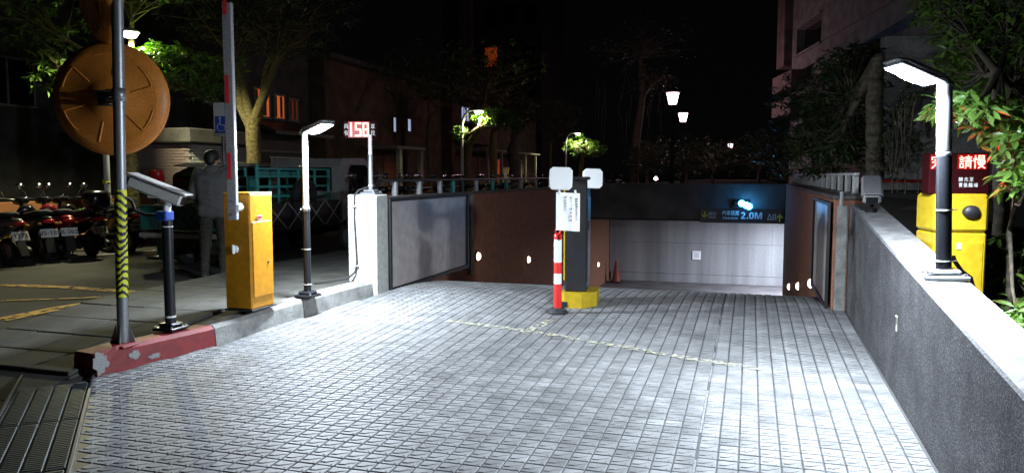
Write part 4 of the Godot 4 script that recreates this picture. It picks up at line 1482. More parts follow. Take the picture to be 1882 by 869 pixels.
	glyph(st, f, "wei", Vector2(0.125, -0.01), 0.045, 0.055, 0.007)
	obj("characters", st, M.sign_text, bd)
	lamp_light("area", t, sx * looking(v3(0, 0, 0.03), v3(0, 0, 1)), Color(1.0, 0.05, 0.04), 0.14, 0.1, Vector2(0.25, 0.12))
	# parking sign on a thin post behind the barrier
	var kp := at_y(416, 480, 0.14)
	t = thing("parking_sign", "small white and blue parking sign on a thin post behind the boom", "sign", v3(kp.x, 0.12, kp.z))
	st = S()
	var top := at_d(411, 205, (cam_basis.inverse() * (kp - EYE)).z * -1.0).y
	tube(st, [v3(0, 0, 0), v3(0, top - 0.1, 0)], 0.025, 10)
	obj("post", st, M.galvanised, t)
	st = S()
	bx(st, X(v3(0, top - 0.26, 0.03), v3(0, 16, 0)), v3(0.24, 0.52, 0.012), 0.004)
	var pb := obj("board", st, M.white_paint, t)
	st = S()
	bx(st, X(v3(0, top - 0.34, 0.03), v3(0, 16, 0)) * X(v3(0, 0, 0.008)), v3(0.2, 0.26, 0.003))
	obj("symbol_field", st, M.blue_sign, pb)
	lettering("P", 0.14, M.ink, pb, X(v3(-0.08, top - 0.1, 0.03), v3(0, 16, 0)) * X(v3(0, 0, 0.009)))
	st = S()
	var wx := X(v3(0, top - 0.34, 0.03), v3(0, 16, 0)) * X(v3(0, 0, 0.011))
	tube(st, [wx * v3(-0.02, 0.08, 0), wx * v3(-0.02, -0.0, 0), wx * v3(0.05, -0.01, 0), wx * v3(0.08, -0.09, 0)], 0.011, 6)
	lathe(st, wx * X(v3(-0.02, 0.1, 0), v3(90, 0, 0)), [Vector2(0.02, 0), Vector2(0.02, 0.003), Vector2(0, 0.003)], 10)
	for k in 9:
		var a := deg_to_rad(130 + k * 24)
		var a2 := deg_to_rad(130 + (k + 1) * 24)
		tube(st, [wx * v3(cos(a) * 0.065, -0.04 + sin(a) * 0.065, 0), wx * v3(cos(a2) * 0.065, -0.04 + sin(a2) * 0.065, 0)], 0.007, 5)
	obj("wheelchair_symbol", st, M.white_paint, pb)
# head reaches out along sgn * x; the lit face looks down and outwards
func lamp_post(t: Node3D, height: float, collar: float, sgn: float, r: float, energy: float, yaw: float) -> void:
	post_base(t, M.black_pole if sgn > 0 else M.lamp_grey, r * 5.5)
	var st := S()
	tube(st, [v3(0, 0.05, 0), v3(0, collar, 0)], r, 20)
	obj("post", st, M.black_pole, t)
	st = S()
	lathe(st, X(v3(0, collar, 0)), [Vector2(r, -0.01), Vector2(r * 1.12, 0.0), Vector2(r * 1.12, 0.03), Vector2(r * 0.85, 0.05)] if sgn > 0 else [Vector2(r, -0.01), Vector2(r * 1.03, 0.0), Vector2(r * 1.03, 0.01), Vector2(r * 0.99, 0.014)], 20)
	var co := obj("collar", st, M.lamp_grey, t)
	for k in (3 if sgn > 0 else 0):
		var a := TAU * k / 3.0 + 0.4
		st = S()
		tube(st, [v3(cos(a) * r, collar + 0.015, sin(a) * r), v3(cos(a) * r * 1.45, collar + 0.015, sin(a) * r * 1.45)], 0.007, 8)
		obj("bolt", st, M.chrome, co)
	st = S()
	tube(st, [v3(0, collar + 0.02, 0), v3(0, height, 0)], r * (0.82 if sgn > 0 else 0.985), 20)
	obj("upper_post", st, M.white_paint if sgn > 0 else M.lamp_grey, t)  # painted paler than the foot: light from the head put into the colour
	for y in [collar * 0.55, collar * 0.14, height * 0.8]:
		st = S()
		tube(st, [v3(0, y, 0), v3(0, y + 0.008, 0)], r * (1.07 if y < collar else 0.9), 20)
		bx(st, X(v3(r * 1.2 * -sgn, y + 0.004, r * 0.3)), v3(0.03, 0.006, 0.006))
		obj("tie", st, M.white_plastic, t)
	var tilt := 20.0 if sgn > 0 else 24.0
	var hx := X(v3(0, height - 0.01, 0), v3(0, yaw, 0)) * X(Vector3.ZERO, v3(0, 0, tilt * sgn))
	var l := 0.29 if sgn > 0 else 0.31
	st = S()
	# flat head: domed back, rim, lit face
	loft(st, hx * X(v3(0.02 * sgn, 0.03, 0), v3(0, 90 * sgn, 0)), [[-0.05, 0, -0.012, 0.036, 0.018], [0.0, 0, -0.008, 0.045, 0.022], [0.05, 0, -0.008, 0.09, 0.02, 3.5], [l - 0.03, 0, -0.012, 0.105, 0.016, 4.0], [l + 0.02, 0, -0.018, 0.09, 0.01, 4.0]], 24)
	var hd := obj("lamp_head", st, M.lamp_grey, t)
	st = S()
	bx(st, hx * X(v3((0.04 + l * 0.5) * sgn, -0.006, 0)), v3(l - 0.03, 0.014, 0.2), 0.005)
	obj("rim", st, M.lamp_grey, hd)
	st = S()
	bx(st, hx * X(v3((0.045 + l * 0.5) * sgn, -0.016, 0)), v3(l - 0.06, 0.01, 0.175), 0.004)
	obj("lit_face", st, M.lamp_face, hd)
	st = S()
	lathe(st, hx * X(v3((0.045 + l * 0.5) * sgn, -0.021, 0)) * Transform3D(Basis().scaled(v3(1.3, 1, 0.85)), Vector3.ZERO), [Vector2(0.09, 0.0), Vector2(0.075, -0.014), Vector2(0.04, -0.023), Vector2(0.0, -0.026)], 24)
	obj("added_dome", st, M.lamp_face, hd)  # dome added to give the sideways spill a source
	lamp_light("omni", t, X(hx * v3((0.045 + l * 0.5) * sgn, -0.075, 0)), Color(0.9, 0.95, 1.0), energy * (0.065 if sgn > 0 else 0.075), 0.05)  # added spill light, brightens what stands beside the head
	var dn := (hx.basis * Vector3(0, -1, 0)).normalized()
	lamp_light("area", t, looking(hx * v3((0.045 + l * 0.5) * sgn, -0.05, 0), dn), Color(0.9, 0.95, 1.0), energy, 0.1, Vector2(0.16, 0.22))
func mirror(at: Vector3, r: float, normal: Vector3, label: String, bracket: bool, pole: Vector3) -> void:
	# normal: the way the orange back faces
	var t := thing("traffic_mirror", label, "traffic mirror", at)
	var n := normal.normalized()
	# the given normal is in the frame of the camera
	n = (Basis(Vector3.UP, deg_to_rad(YAW)) * n).normalized()
	var xaxis := Vector3.UP.cross(n).normalized()
	var bs := Basis(xaxis, n.cross(xaxis), n)      # local z = out of the back
	var turned := Transform3D(bs * Basis(Vector3.RIGHT, PI / 2), Vector3.ZERO)   # lathe y -> out of the back
	var st := S()
	lathe(st, turned, [Vector2(r * 0.98, -0.085), Vector2(r, -0.07), Vector2(r * 0.99, -0.045), Vector2(r * 0.93, -0.02), Vector2(r * 0.84, 0.0), Vector2(r * 0.8, 0.0065), Vector2(r * 0.35, 0.0095), Vector2(r * 0.32, 0.022), Vector2(0, 0.024)], 64)
	var back := obj("back_shell", st, M.orange, t)
	# stamped ribs: radial bars, each with a short arc at its outer end
	for k in 6:
		var a0 := TAU * k / 6.0 + 0.28
		st = S()
		bx(st, Transform3D(bs, Vector3.ZERO) * X(Vector3.ZERO, v3(0, 0, rad_to_deg(a0))) * X(v3(r * 0.6, 0, 0.009)), v3(r * 0.38, 0.014, 0.012), 0.004)
		for q in 5:
			var am := a0 + 0.06 + q * 0.1
			bx(st, Transform3D(bs, Vector3.ZERO) * X(Vector3.ZERO, v3(0, 0, rad_to_deg(am))) * X(v3(r * 0.78, 0, 0.007)), v3(0.012, r * 0.085, 0.01), 0.003)
		obj("rib", st, M.orange, back)
	st = S()
	lathe(st, turned, [Vector2(r * 0.95, -0.086), Vector2(r * 0.6, -0.125), Vector2(0.0, -0.15)], 40)
	obj("mirror_face", st, M.chrome, t)
	if bracket:
		st = S()
		var hub := Transform3D(bs, Vector3.ZERO)
		bx(st, hub * X(v3(0.0, 0.0, 0.05)), v3(0.1, 0.12, 0.07), 0.008)
		var pl := pole + v3((at.y - pole.y) * 0.03, at.y - pole.y, 0) - at
		tube(st, [hub * v3(0.0, 0.02, 0.08), pl + v3(0, 0.02, 0)], 0.022, 10)
		tube(st, [hub * v3(0.0, -0.03, 0.08), pl + v3(0, -0.03, 0)], 0.022, 10)
		obj("bracket", st, M.black, t)
		st = S()
		lathe(st, X(pl), [Vector2(0.043, -0.05), Vector2(0.048, -0.05), Vector2(0.048, 0.05), Vector2(0.043, 0.05)], 20)
		for y in [-0.035, 0.035]:
			tube(st, [pl + v3(-0.09, y, 0.03), pl + v3(-0.03, y, 0.03)], 0.008, 8)
		obj("clamp", st, M.galvanised, t)
	else:
		var pl2 := pole + v3((at.y - pole.y) * 0.03, at.y - pole.y, 0) - at
		st = S()
		tube(st, [Vector3.ZERO + bs * v3(0, 0, 0.02), pl2], 0.022, 10)
		obj("bracket", st, M.black, t)

# ---------------------------------------------------------------- island between the lanes
func build_island() -> void:
	var b0 := at_y(1066, 566, 0.14)
	var y0 := drive_y(-b0.z) - 0.005
	var t := thing("reader_cabinet", "tall black card-reader cabinet on a yellow base between the two lanes", "cabinet", v3(b0.x, y0, b0.z), 6)
	var st := S()
	prism(st, X(v3(0, 0, 0)) * X(Vector3.ZERO, v3(-90, 0, 0)), PackedVector2Array([Vector2(-0.2, 0.0), Vector2(-0.16, -0.03), Vector2(0.02, -0.03), Vector2(0.16, 0.12), Vector2(0.16, 0.5), Vector2(-0.2, 0.5)]), 0.0, 0.16)
	var bs := obj("base", st, M.yellow_lemon, t)
	st = S()
	bx(st, X(v3(-0.16, 0.04, 0.0)), v3(0.07, 0.06, 0.07), 0.004)
	obj("notch", st, M.black, bs)
	st = S()
	bx(st, X(v3(-0.055, 0.74, -0.24)), v3(0.23, 1.16, 0.36), 0.012)
	var body := obj("body", st, M.cabinet_black, t)
	st = S()
	bx(st, X(v3(0.062, 0.7, -0.24)), v3(0.008, 0.86, 0.3), 0.003)
	var dr := obj("door", st, M.cabinet_black, body)
	st = S()
	bx(st, X(v3(0.07, 0.85, -0.13)), v3(0.016, 0.1, 0.02), 0.004)
	obj("handle", st, M.chrome, dr)
	st = S()
	bx(st, X(v3(-0.172, 0.78, -0.07)), v3(0.014, 1.0, 0.03), 0.003)
	obj("yellow_edge", st, M.yellow_lemon, body)
	st = S()
	bx(st, X(v3(-0.04, 1.335, -0.2)), v3(0.26, 0.03, 0.3), 0.01)
	obj("cap", st, M.cabinet_black, body)
	# antenna panels
	for q in [[1031, 328, 7.28, 9, 0.22, 0.215], [1090, 328, 7.85, 24, 0.2, 0.2]]:
		var p: Vector3 = t.transform.affine_inverse() * at_d(q[0], q[1], q[2])
		var xf := Transform3D(Basis.from_euler(v3(deg_to_rad(-4), deg_to_rad(q[3]), deg_to_rad(-2))), p)
		st = S()
		var w: float = q[4] * 0.5
		var h: float = q[5] * 0.5
		var c := 0.03
		var oct := PackedVector2Array([Vector2(-w + c, -h), Vector2(w - c, -h), Vector2(w, -h + c), Vector2(w, h - c), Vector2(w - c, h), Vector2(-w + c, h), Vector2(-w, h - c), Vector2(-w, -h + c)])
		prism(st, xf, oct, -0.035, 0.012)
		var small := PackedVector2Array()
		for v in oct:
			small.append(v * 0.93)
		prism(st, xf, small, 0.012, 0.022)
		var an := obj("antenna_panel", st, M.white_plastic, t)
		st = S()
		bx(st, xf * X(v3(0.1, 0, -0.06)), v3(0.05, 0.08, 0.06), 0.008)
		tube(st, [xf * v3(0.02, 0, -0.035), v3(p.x * 0.4 - 0.03, p.y - 0.02, -0.2)], 0.022, 10)
		obj("bracket", st, M.dark_steel, an)
	# taped paper notice
	var np := at_d(1044, 388, 7.22)
	var nt := thing("paper_notice", "white handwritten paper notice taped to the black cabinet", "notice", np, 8)
	st = S()
	sheet(st, func(u, v): return Vector3((u - 0.5) * 0.225, (v - 0.5) * 0.36 - 0.012 * u, 0.006 * sin(u * 9.0 + v * 3.0) + 0.01 * absf(u - 0.5) * (1.0 - v)), span(0, 1, 8), span(0, 1, 8))
	sheet(st, func(u, v): return Vector3((u - 0.5) * 0.225, (v - 0.5) * 0.36 - 0.012 * u, 0.006 * sin(u * 9.0 + v * 3.0) + 0.01 * absf(u - 0.5) * (1.0 - v) - 0.002), span(1, 0, 8), span(0, 1, 8))
	obj("sheet", st, M.paper, nt)
	st = S()
	var face := X(v3(0, 0, 0.012))
	var cols := [[0.085, 0.125, 9, 0.018], [0.03, 0.14, 7, 0.026], [-0.02, 0.145, 5, 0.022]]
	var keys := ["qing", "you", "che", "wei", "xian", "ru", "chang", "kou", "chu"]
	for ci in 3:
		var c: Array = cols[ci]
		for k in c[2]:
			glyph(st, face, keys[(k * 2 + ci * 3) % keys.size()], Vector2(c[0] - c[3] * 0.5, c[1] - k * c[3] * 1.35), c[3], c[3], 0.0022, 0.001)
	obj("writing", st, M.ink, nt)
	for q in [v3(0.07, 0.18, 0.008), v3(-0.08, 0.18, 0.008)]:
		st = S()
		bx(st, X(q, v3(0, 0, 8)), v3(0.02, 0.04, 0.002))
		obj("tape", st, M.white_plastic, nt)
	# flexible post
	var dp := at_y(1025, 577, 0.12)
	dp.y = drive_y(-dp.z) + 0.004
	var d := thing("delineator_post", "red and white banded flexible post with a ring top in front of the cabinet", "bollard", dp)
	st = S()
	lathe(st, X(), [Vector2(0.105, 0.0), Vector2(0.104, 0.014), Vector2(0.085, 0.035), Vector2(0.055, 0.05), Vector2(0.0, 0.055)], 24)
	var ba := obj("rubber_base", st, M.rubber, d)
	for k in 5:
		var a := TAU * k / 5.0 + 0.3
		st = S()
		lathe(st, X(v3(cos(a) * 0.08, 0.035, sin(a) * 0.08)), [Vector2(0.012, 0), Vector2(0.01, 0.012), Vector2(0, 0.014)], 8)
		obj("bolt", st, M.dark_steel, ba)
	for band in [[0.05, 0.29, "red"], [0.29, 0.395, "white_plastic"], [0.395, 0.505, "red"], [0.505, 0.735, "white_plastic"], [0.735, 0.79, "red"]]:
		st = S()
		var r := 0.04 if band[2] == "red" else 0.0385
		var cap := [Vector2(r, band[1])]
		if band[1] > 0.75:
			cap = [Vector2(r, band[1] - 0.008), Vector2(r * 0.8, band[1]), Vector2(0, band[1])]
		lathe(st, X(), [Vector2(r * 0.97, band[0]), Vector2(r, band[0] + 0.006)] + cap, 24)
		obj("band" if band[1] < 0.75 else "cap", st, M[band[2]], d)
	st = S()
	for k in 20:
		var a := TAU * k / 20.0
		var a2 := TAU * (k + 1) / 20.0
		tube(st, [v3(cos(a) * 0.024, 0.812 + sin(a) * 0.024, 0), v3(cos(a2) * 0.024, 0.812 + sin(a2) * 0.024, 0)], 0.008, 6, false)
	obj("ring", st, M.red, d)

# ---------------------------------------------------------------- equipment on the right
func build_right_equipment() -> void:
	var wy := func(s: float) -> float: return 0.42 + 0.098 * s
	var lb := v3(1.07, 0, -4.62)
	var q := at_y(1735, 518, 0.88)
	lb = v3(q.x, wy.call(-q.z) - 0.006, q.z)
	var t := thing("path_lamp", "thick dark lamp post with a glaring flat head standing on the boundary wall", "lamp", lb)
	lamp_post(t, 1.12, 0.72, -1.0, 0.042, 38.0, 20.0)
	t.rotation.z = deg_to_rad(2.0)
	var st := S()
	tube(st, [v3(0.05, 0.13, 0.0), v3(0.06, 0.1, -0.01), v3(0.1, 0.04, -0.02), v3(0.15, 0.0, -0.04), v3(0.2, -0.2, -0.05)], 0.012, 8)
	obj("cable", st, M.rubber, t)
	# ticket machine
	var c := at_d(1757, 460, 5.35)
	var gy := 0.24
	t = thing("ticket_machine", "yellow payment cabinet with a black oval knob behind the boundary wall", "cabinet", v3(c.x, gy, c.z - 0.16), 9)
	var top := at_d(1757, 357, 5.35).y - gy
	st = S()
	bx(st, X(v3(0, (top - 0.27) * 0.5, 0)), v3(0.345, top - 0.27, 0.34), 0.012)
	var body := obj("body", st, M.yellow_lemon, t)
	st = S()
	bx(st, X(v3(0, top - 0.13, 0.002)), v3(0.355, 0.268, 0.35), 0.02)
	var hood := obj("hood", st, M.yellow_lemon, t)
	st = S()
	bx(st, X(v3(0.01, (top - 0.32) * 0.5 + 0.01, 0.171)), v3(0.28, top - 0.36, 0.012), 0.004)
	var door := obj("door", st, M.yellow_lemon, body)
	st = S()
	lathe(st, X(v3(0.1, (top - 0.32) * 0.42, 0.176), v3(90, 0, 0)), [Vector2(0.013, 0), Vector2(0.013, 0.006), Vector2(0.005, 0.008), Vector2(0, 0.003)], 12)
	obj("lock", st, M.dark_steel, door)
	st = S()
	bx(st, X(v3(-0.01, top - 0.36, 0.18)), v3(0.03, 0.045, 0.006))
	obj("sticker", st, M.white_paint, door)
	st = S()
	lathe(st, X(v3(0.055, top - 0.12, 0.178), v3(90, 0, 0)) * Transform3D(Basis().scaled(v3(1.25, 1, 1)), Vector3.ZERO), [Vector2(0.045, 0), Vector2(0.045, 0.02), Vector2(0.036, 0.034), Vector2(0, 0.036)], 20)
	bx(st, X(v3(0.055, top - 0.085, 0.2)), v3(0.05, 0.014, 0.02), 0.004)
	obj("knob", st, M.black, hood)
	st = S()
	bx(st, X(v3(-0.175, top - 0.75, 0.06)), v3(0.01, 0.1, 0.06), 0.003)
	obj("plate", st, M.white_plastic, body)
	# LED message board on top
	var bd := thing("message_board", "dark board with glowing red characters on the yellow payment cabinet", "display", t.position + v3(0, top - 0.001, 0), 9)
	st = S()
	bx(st, X(v3(0, 0.145, 0.04)), v3(0.4, 0.29, 0.14), 0.008)
	var bo := obj("board", st, M.led_face, bd)
	var f := X(v3(0, 0.145, 0.113))
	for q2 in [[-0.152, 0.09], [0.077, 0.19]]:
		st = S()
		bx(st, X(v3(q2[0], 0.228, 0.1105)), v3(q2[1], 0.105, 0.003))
		obj("led_bloom", st, M.led_bloom, bo)  # glowing plates imitate the bloom around the characters
	st = S()
	glyph(st, f, "wan", Vector2(-0.19, 0.125), 0.075, 0.085, 0.0075)
	glyph(st, f, "qing", Vector2(-0.005, 0.125), 0.08, 0.085, 0.0068)
	glyph(st, f, "man", Vector2(0.085, 0.125), 0.075, 0.085, 0.0068)
	obj("led_characters", st, M.led_red, bo)
	st = S()
	for a in [["qing", -0.005, -0.025], ["xian1", 0.03, -0.025], ["zhi", 0.065, -0.025], ["fei", -0.005, -0.065], ["hou", 0.028, -0.065], ["li", 0.061, -0.065], ["chang", 0.094, -0.065]]:
		glyph(st, f, a[0], Vector2(a[1], a[2]), 0.026, 0.028, 0.0032, 0.001)
	obj("printed_characters", st, M.sign_text, bo)
	lamp_light("area", bd, looking(v3(0.07, 0.23, 0.14), v3(0, 0, 1)), Color(1.0, 0.05, 0.04), 0.3, 0.1, Vector2(0.2, 0.09))
	# security camera on the wall
	var cq := at_d(1590, 380, 6.6)
	var cy: float = wy.call(-cq.z)
	t = thing("security_camera", "grey hooded security camera on a stubby bracket on the boundary wall", "camera", v3(1.06, cy + 0.06, cq.z - 0.4))
	st = S()
	lathe(st, X(), [Vector2(0.05, -0.06), Vector2(0.05, 0.012), Vector2(0.02, 0.02), Vector2(0.02, 0.1), Vector2(0.0, 0.1)], 14)
	obj("mount", st, M.dark_steel, t)
	var hx := Transform3D(Basis.from_euler(v3(deg_to_rad(24), deg_to_rad(-6), 0)), v3(0, 0.16, 0))
	st = S()
	bx(st, hx, v3(0.15, 0.09, 0.34), 0.02)
	var h := obj("housing", st, M.grey_paint, t)
	st = S()
	prism(st, hx * X(v3(0, 0.045, 0)), PackedVector2Array([Vector2(-0.09, 0), Vector2(-0.07, 0.03), Vector2(0.07, 0.03), Vector2(0.09, 0), Vector2(0.07, 0.02), Vector2(-0.07, 0.02)]), -0.2, 0.19)
	obj("sun_hood", st, M.grey_paint, h)
	st = S()
	bx(st, hx * X(v3(0, 0, 0.171)), v3(0.1, 0.06, 0.006), 0.002)
	obj("lens_window", st, M.window_dark, h)

# ---------------------------------------------------------------- street lamps and lanterns
func build_street_lamps() -> void:
	var st: SurfaceTool
	# swan-neck lamps: [pole column, head pixel, depth, label, energy]
	for a in [[195, 237, 62, 14.0, "white swan-neck street lamp glowing behind the orange mirror", 26.0], [849, 880, 205, 25.0, "white swan-neck street lamp beside the broad-leaved tree over the scooters", 20.0], [1040, 1062, 246, 41.0, "small far swan-neck street lamp with a round-crowned tree", 18.0]]:
		var hp := at_d(a[1], a[2], a[3])
		var bp := at_d(a[0], 322, a[3])
		var t := thing("street_lamp", a[4], "street lamp", v3(bp.x, 0.1, bp.z))
		var h := hp - t.position
		st = S()
		tube(st, [v3(0, 0, 0), v3(0, h.y * 0.5, 0), v3(0, h.y - 0.45, 0), v3(h.x * 0.12, h.y - 0.16, h.z * 0.12), v3(h.x * 0.4, h.y + 0.02, h.z * 0.4), v3(h.x * 0.8, h.y + 0.06, h.z * 0.8)], [0.06, 0.055, 0.045, 0.04, 0.035, 0.03], 12)
		obj("pole", st, M.white_paint, t)
		for y in [1.25, 1.05] if a[0] == 195 else []:
			st = S()
			lathe(st, X(v3(0, y, 0), v3(0, 0, 24)), [Vector2(0.066, 0), Vector2(0.066, 0.07)], 14)
			obj("tape_band", st, M.tape_yellow if y > 1.2 else M.black, t)
		st = S()
		lathe(st, X(h + v3(0, 0.02, 0)), [Vector2(0.0, 0.1), Vector2(0.08, 0.085), Vector2(0.17, 0.03), Vector2(0.18, 0.0), Vector2(0.15, 0.01)], 20)
		obj("lamp_hood", st, M.white_paint, t)
		st = S()
		lathe(st, X(h), [Vector2(0.0, 0.02), Vector2(0.15, 0.02), Vector2(0.15, 0.0), Vector2(0.11, -0.06), Vector2(0.0, -0.085)], 20)
		obj("globe", st, M.street_globe, t)
		lamp_light("spot", t, looking(h + v3(0, -0.03, 0), Vector3.DOWN), Color(1.0, 0.98, 0.78), a[5], 0.05, Vector2(79 if a[0] == 195 else 72, 0.35))
	# park lanterns
	for a in [[1237, 180, 24.6, 2.4, "pink-white park lantern on a tall post beside bare hanging branches"], [1256, 215, 32.7, 2.6, "pink-white park lantern standing behind the lantern by the hanging branches"], [1343, 268, 60.0, 4.0, "small far park lantern with a warm yellow post"]]:
		var hp := at_d(a[0], a[1], a[2])
		var t := thing("park_lantern", a[4], "street lamp", v3(hp.x, 1.14, hp.z))
		var h := hp.y - 1.14
		st = S()
		tube(st, [v3(0, 0, 0), v3(0, 0.4, 0), v3(0, 0.42, 0), v3(0, h - 0.22, 0)], [0.09, 0.08, 0.05, 0.04], 12)
		obj("post", st, M.dark_steel if a[2] < 50 else M.bark, t)
		st = S()
		lathe(st, X(v3(0, h, 0)), [Vector2(0.0, -0.22), Vector2(0.12, -0.2), Vector2(0.2, 0.16), Vector2(0.0, 0.17)], 8, false)
		obj("glass", st, M.lantern_glass, t)
		st = S()
		lathe(st, X(v3(0, h, 0)), [Vector2(0.25, 0.18), Vector2(0.26, 0.2), Vector2(0.12, 0.3), Vector2(0.03, 0.34), Vector2(0.0, 0.42)], 8, false)
		lathe(st, X(v3(0, h, 0)), [Vector2(0.07, -0.27), Vector2(0.14, -0.215), Vector2(0.0, -0.21)], 8, false)
		obj("lantern_cap", st, M.dark_steel, t)
		lamp_light("omni", t, X(v3(0, h, 0)), Color(1.0, 0.8, 0.86), a[3], 0.12)
	# a low far light among the scooters
	var fp := at_d(1206, 328, 45.0)
	var fl := thing("far_light", "small round white light low in the dark park behind the railing", "light", v3(fp.x, 1.14, fp.z))
	st = S()
	tube(st, [v3(0, 0, 0), v3(0, fp.y - 1.2, 0)], 0.03, 8)
	obj("post", st, M.dark_steel, fl)
	st = S()
	lathe(st, X(v3(0, fp.y - 1.14, 0)), [Vector2(0, -0.12), Vector2(0.11, -0.06), Vector2(0.12, 0.04), Vector2(0.0, 0.13)], 14)
	obj("globe", st, M.far_lamp, fl)
	lamp_light("omni", fl, X(v3(0, fp.y - 1.14, 0)), Color(1.0, 0.85, 0.88), 0.6, 0.08)

# ---------------------------------------------------------------- vehicles
func wheel(parent: Node3D, at: Vector3, r: float, w: float) -> void:
	# axle along local x
	var ax := X(at, v3(0, 0, 90))
	var st := S()
	lathe(st, ax, [Vector2(r * 0.6, -w * 0.42), Vector2(r * 0.82, -w * 0.5), Vector2(r * 0.96, -w * 0.36), Vector2(r, 0), Vector2(r * 0.96, w * 0.36), Vector2(r * 0.82, w * 0.5), Vector2(r * 0.6, w * 0.42)], 24)
	var t := obj("wheel", st, M.rubber, parent)
	st = S()
	lathe(st, ax, [Vector2(0, -w * 0.3), Vector2(r * 0.2, -w * 0.38), Vector2(r * 0.3, -w * 0.2), Vector2(r * 0.6, -w * 0.38), Vector2(r * 0.6, w * 0.38), Vector2(r * 0.3, w * 0.2), Vector2(r * 0.2, w * 0.38), Vector2(0, w * 0.3)], 18)
	obj("rim", st, M.lamp_grey, t)
# scooter: heads along local -z, rear wheel at z = 0.55
func scooter(label: String, shell: Material, plate_text: String, box: bool) -> Node3D:
	var t := thing("scooter", label, "scooter")
	var st := S()
	wheel(t, v3(0, 0.22, 0.55), 0.22, 0.1)
	wheel(t, v3(0, 0.22, -0.62), 0.22, 0.09)
	loft(st, X(), [[-0.12, 0, 0.42, 0.1, 0.1], [0.05, 0, 0.5, 0.15, 0.16], [0.3, 0, 0.56, 0.17, 0.15], [0.55, 0, 0.62, 0.15, 0.12], [0.78, 0, 0.67, 0.1, 0.07], [0.86, 0, 0.68, 0.06, 0.04]], 18)
	var body := obj("tail_body", st, shell, t)
	st = S()
	loft(st, X(), [[-0.1, 0, 0.72, 0.09, 0.03], [0.05, 0, 0.73, 0.14, 0.045], [0.35, 0, 0.755, 0.15, 0.05], [0.62, 0, 0.79, 0.13, 0.045], [0.74, 0, 0.79, 0.08, 0.03]], 16)
	obj("seat", st, M.rubber, t)
	st = S()
	bx(st, X(v3(0, 0.25, -0.2)), v3(0.3, 0.08, 0.42), 0.03)
	bx(st, X(v3(0.05, 0.28, 0.3)), v3(0.18, 0.16, 0.4), 0.04)
	obj("floorboard", st, M.rubber, t)
	st = S()
	loft(st, X(v3(0, 0, 0), v3(0, 0, 0)) * X(v3(0, 0.24, -0.4), v3(-70, 0, 0)), [[-0.02, 0, 0, 0.18, 0.04], [0.2, 0, 0.02, 0.2, 0.05], [0.42, 0, 0.0, 0.2, 0.06], [0.6, 0, -0.01, 0.14, 0.06], [0.68, 0, -0.01, 0.08, 0.04]], 16)
	obj("leg_shield", st, shell, t)
	st = S()
	loft(st, X(), [[-0.84, 0, 0.36, 0.05, 0.03], [-0.7, 0, 0.45, 0.065, 0.04], [-0.5, 0, 0.44, 0.065, 0.04], [-0.42, 0, 0.34, 0.05, 0.03]], 12)
	obj("front_fender", st, shell, t)
	st = S()
	tube(st, [v3(0, 0.22, -0.62), v3(0, 0.5, -0.55), v3(0, 0.95, -0.42)], 0.03, 8)
	tube(st, [v3(-0.33, 0.99, -0.3), v3(-0.2, 0.98, -0.38), v3(0, 0.95, -0.42), v3(0.2, 0.98, -0.38), v3(0.33, 0.99, -0.3)], 0.015, 8)
	loft(st, X(v3(0, 0.95, -0.44)), [[-0.1, 0, 0, 0.06, 0.05], [-0.03, 0, 0, 0.13, 0.07], [0.08, 0, 0.02, 0.11, 0.05], [0.12, 0, 0.02, 0.05, 0.03]], 14)
	var hb := obj("handlebar", st, M.scooter_black, t)
	for sx in [-1, 1]:
		st = S()
		tube(st, [v3(sx * 0.26, 0.99, -0.35), v3(sx * 0.3, 1.1, -0.36), v3(sx * 0.36, 1.17, -0.34)], 0.006, 6)
		lathe(st, X(v3(sx * 0.38, 1.2, -0.34), v3(90, 0, 0)) * Transform3D(Basis().scaled(v3(1.4, 1, 1)), Vector3.ZERO), [Vector2(0, -0.02), Vector2(0.04, -0.012), Vector2(0.045, 0.008), Vector2(0, 0.01)], 12)
		obj("mirror", st, M.chrome, hb)
		st = S()
		tube(st, [v3(sx * 0.25, 0.985, -0.36), v3(sx * 0.35, 0.99, -0.29)], 0.02, 8)
		obj("grip", st, M.rubber, hb)
	# tail light, indicators, plate
	st = S()
	loft(st, X(v3(0, 0.66, 0.83)), [[-0.06, 0, 0, 0.085, 0.035], [0.03, 0, 0, 0.08, 0.035], [0.06, 0, 0, 0.04, 0.02]], 14)
	obj("tail_light", st, M.tail_red, body)
	for sx in [-1, 1]:
		st = S()
		loft(st, X(v3(sx * 0.12, 0.62, 0.82)), [[-0.03, 0, 0, 0.03, 0.02], [0.03, 0, 0, 0.022, 0.016]], 10)
		obj("indicator", st, M.orange, body)
	st = S()
	bx(st, X(v3(0, 0.36, 0.85), v3(-24, 0, 0)), v3(0.14, 0.42, 0.015), 0.005)
	obj("rear_fender", st, M.rubber, t)
	st = S()
	var px := X(v3(0, 0.47, 0.855), v3(-24, 0, 0))
	bx(st, px, v3(0.25, 0.14, 0.006), 0.002)
	var pl := obj("number_plate", st, M.plate, t)
	lettering(plate_text, 0.075, M.ink, pl, px * X(v3(0, 0, 0.005)))
	st = S()
	loft(st, X(v3(0.17, 0.27, 0.55), v3(12, 0, 0)), [[-0.35, 0, 0, 0.02, 0.02], [-0.2, 0, 0, 0.05, 0.055], [0.2, 0, 0, 0.055, 0.06], [0.27, 0, 0, 0.03, 0.03]], 12)
	obj("exhaust", st, M.dark_steel, t)
	st = S()
	tube(st, [v3(-0.1, 0.2, 0.2), v3(-0.2, 0.0, 0.3)], 0.012, 6)
	obj("stand", st, M.dark_steel, t)
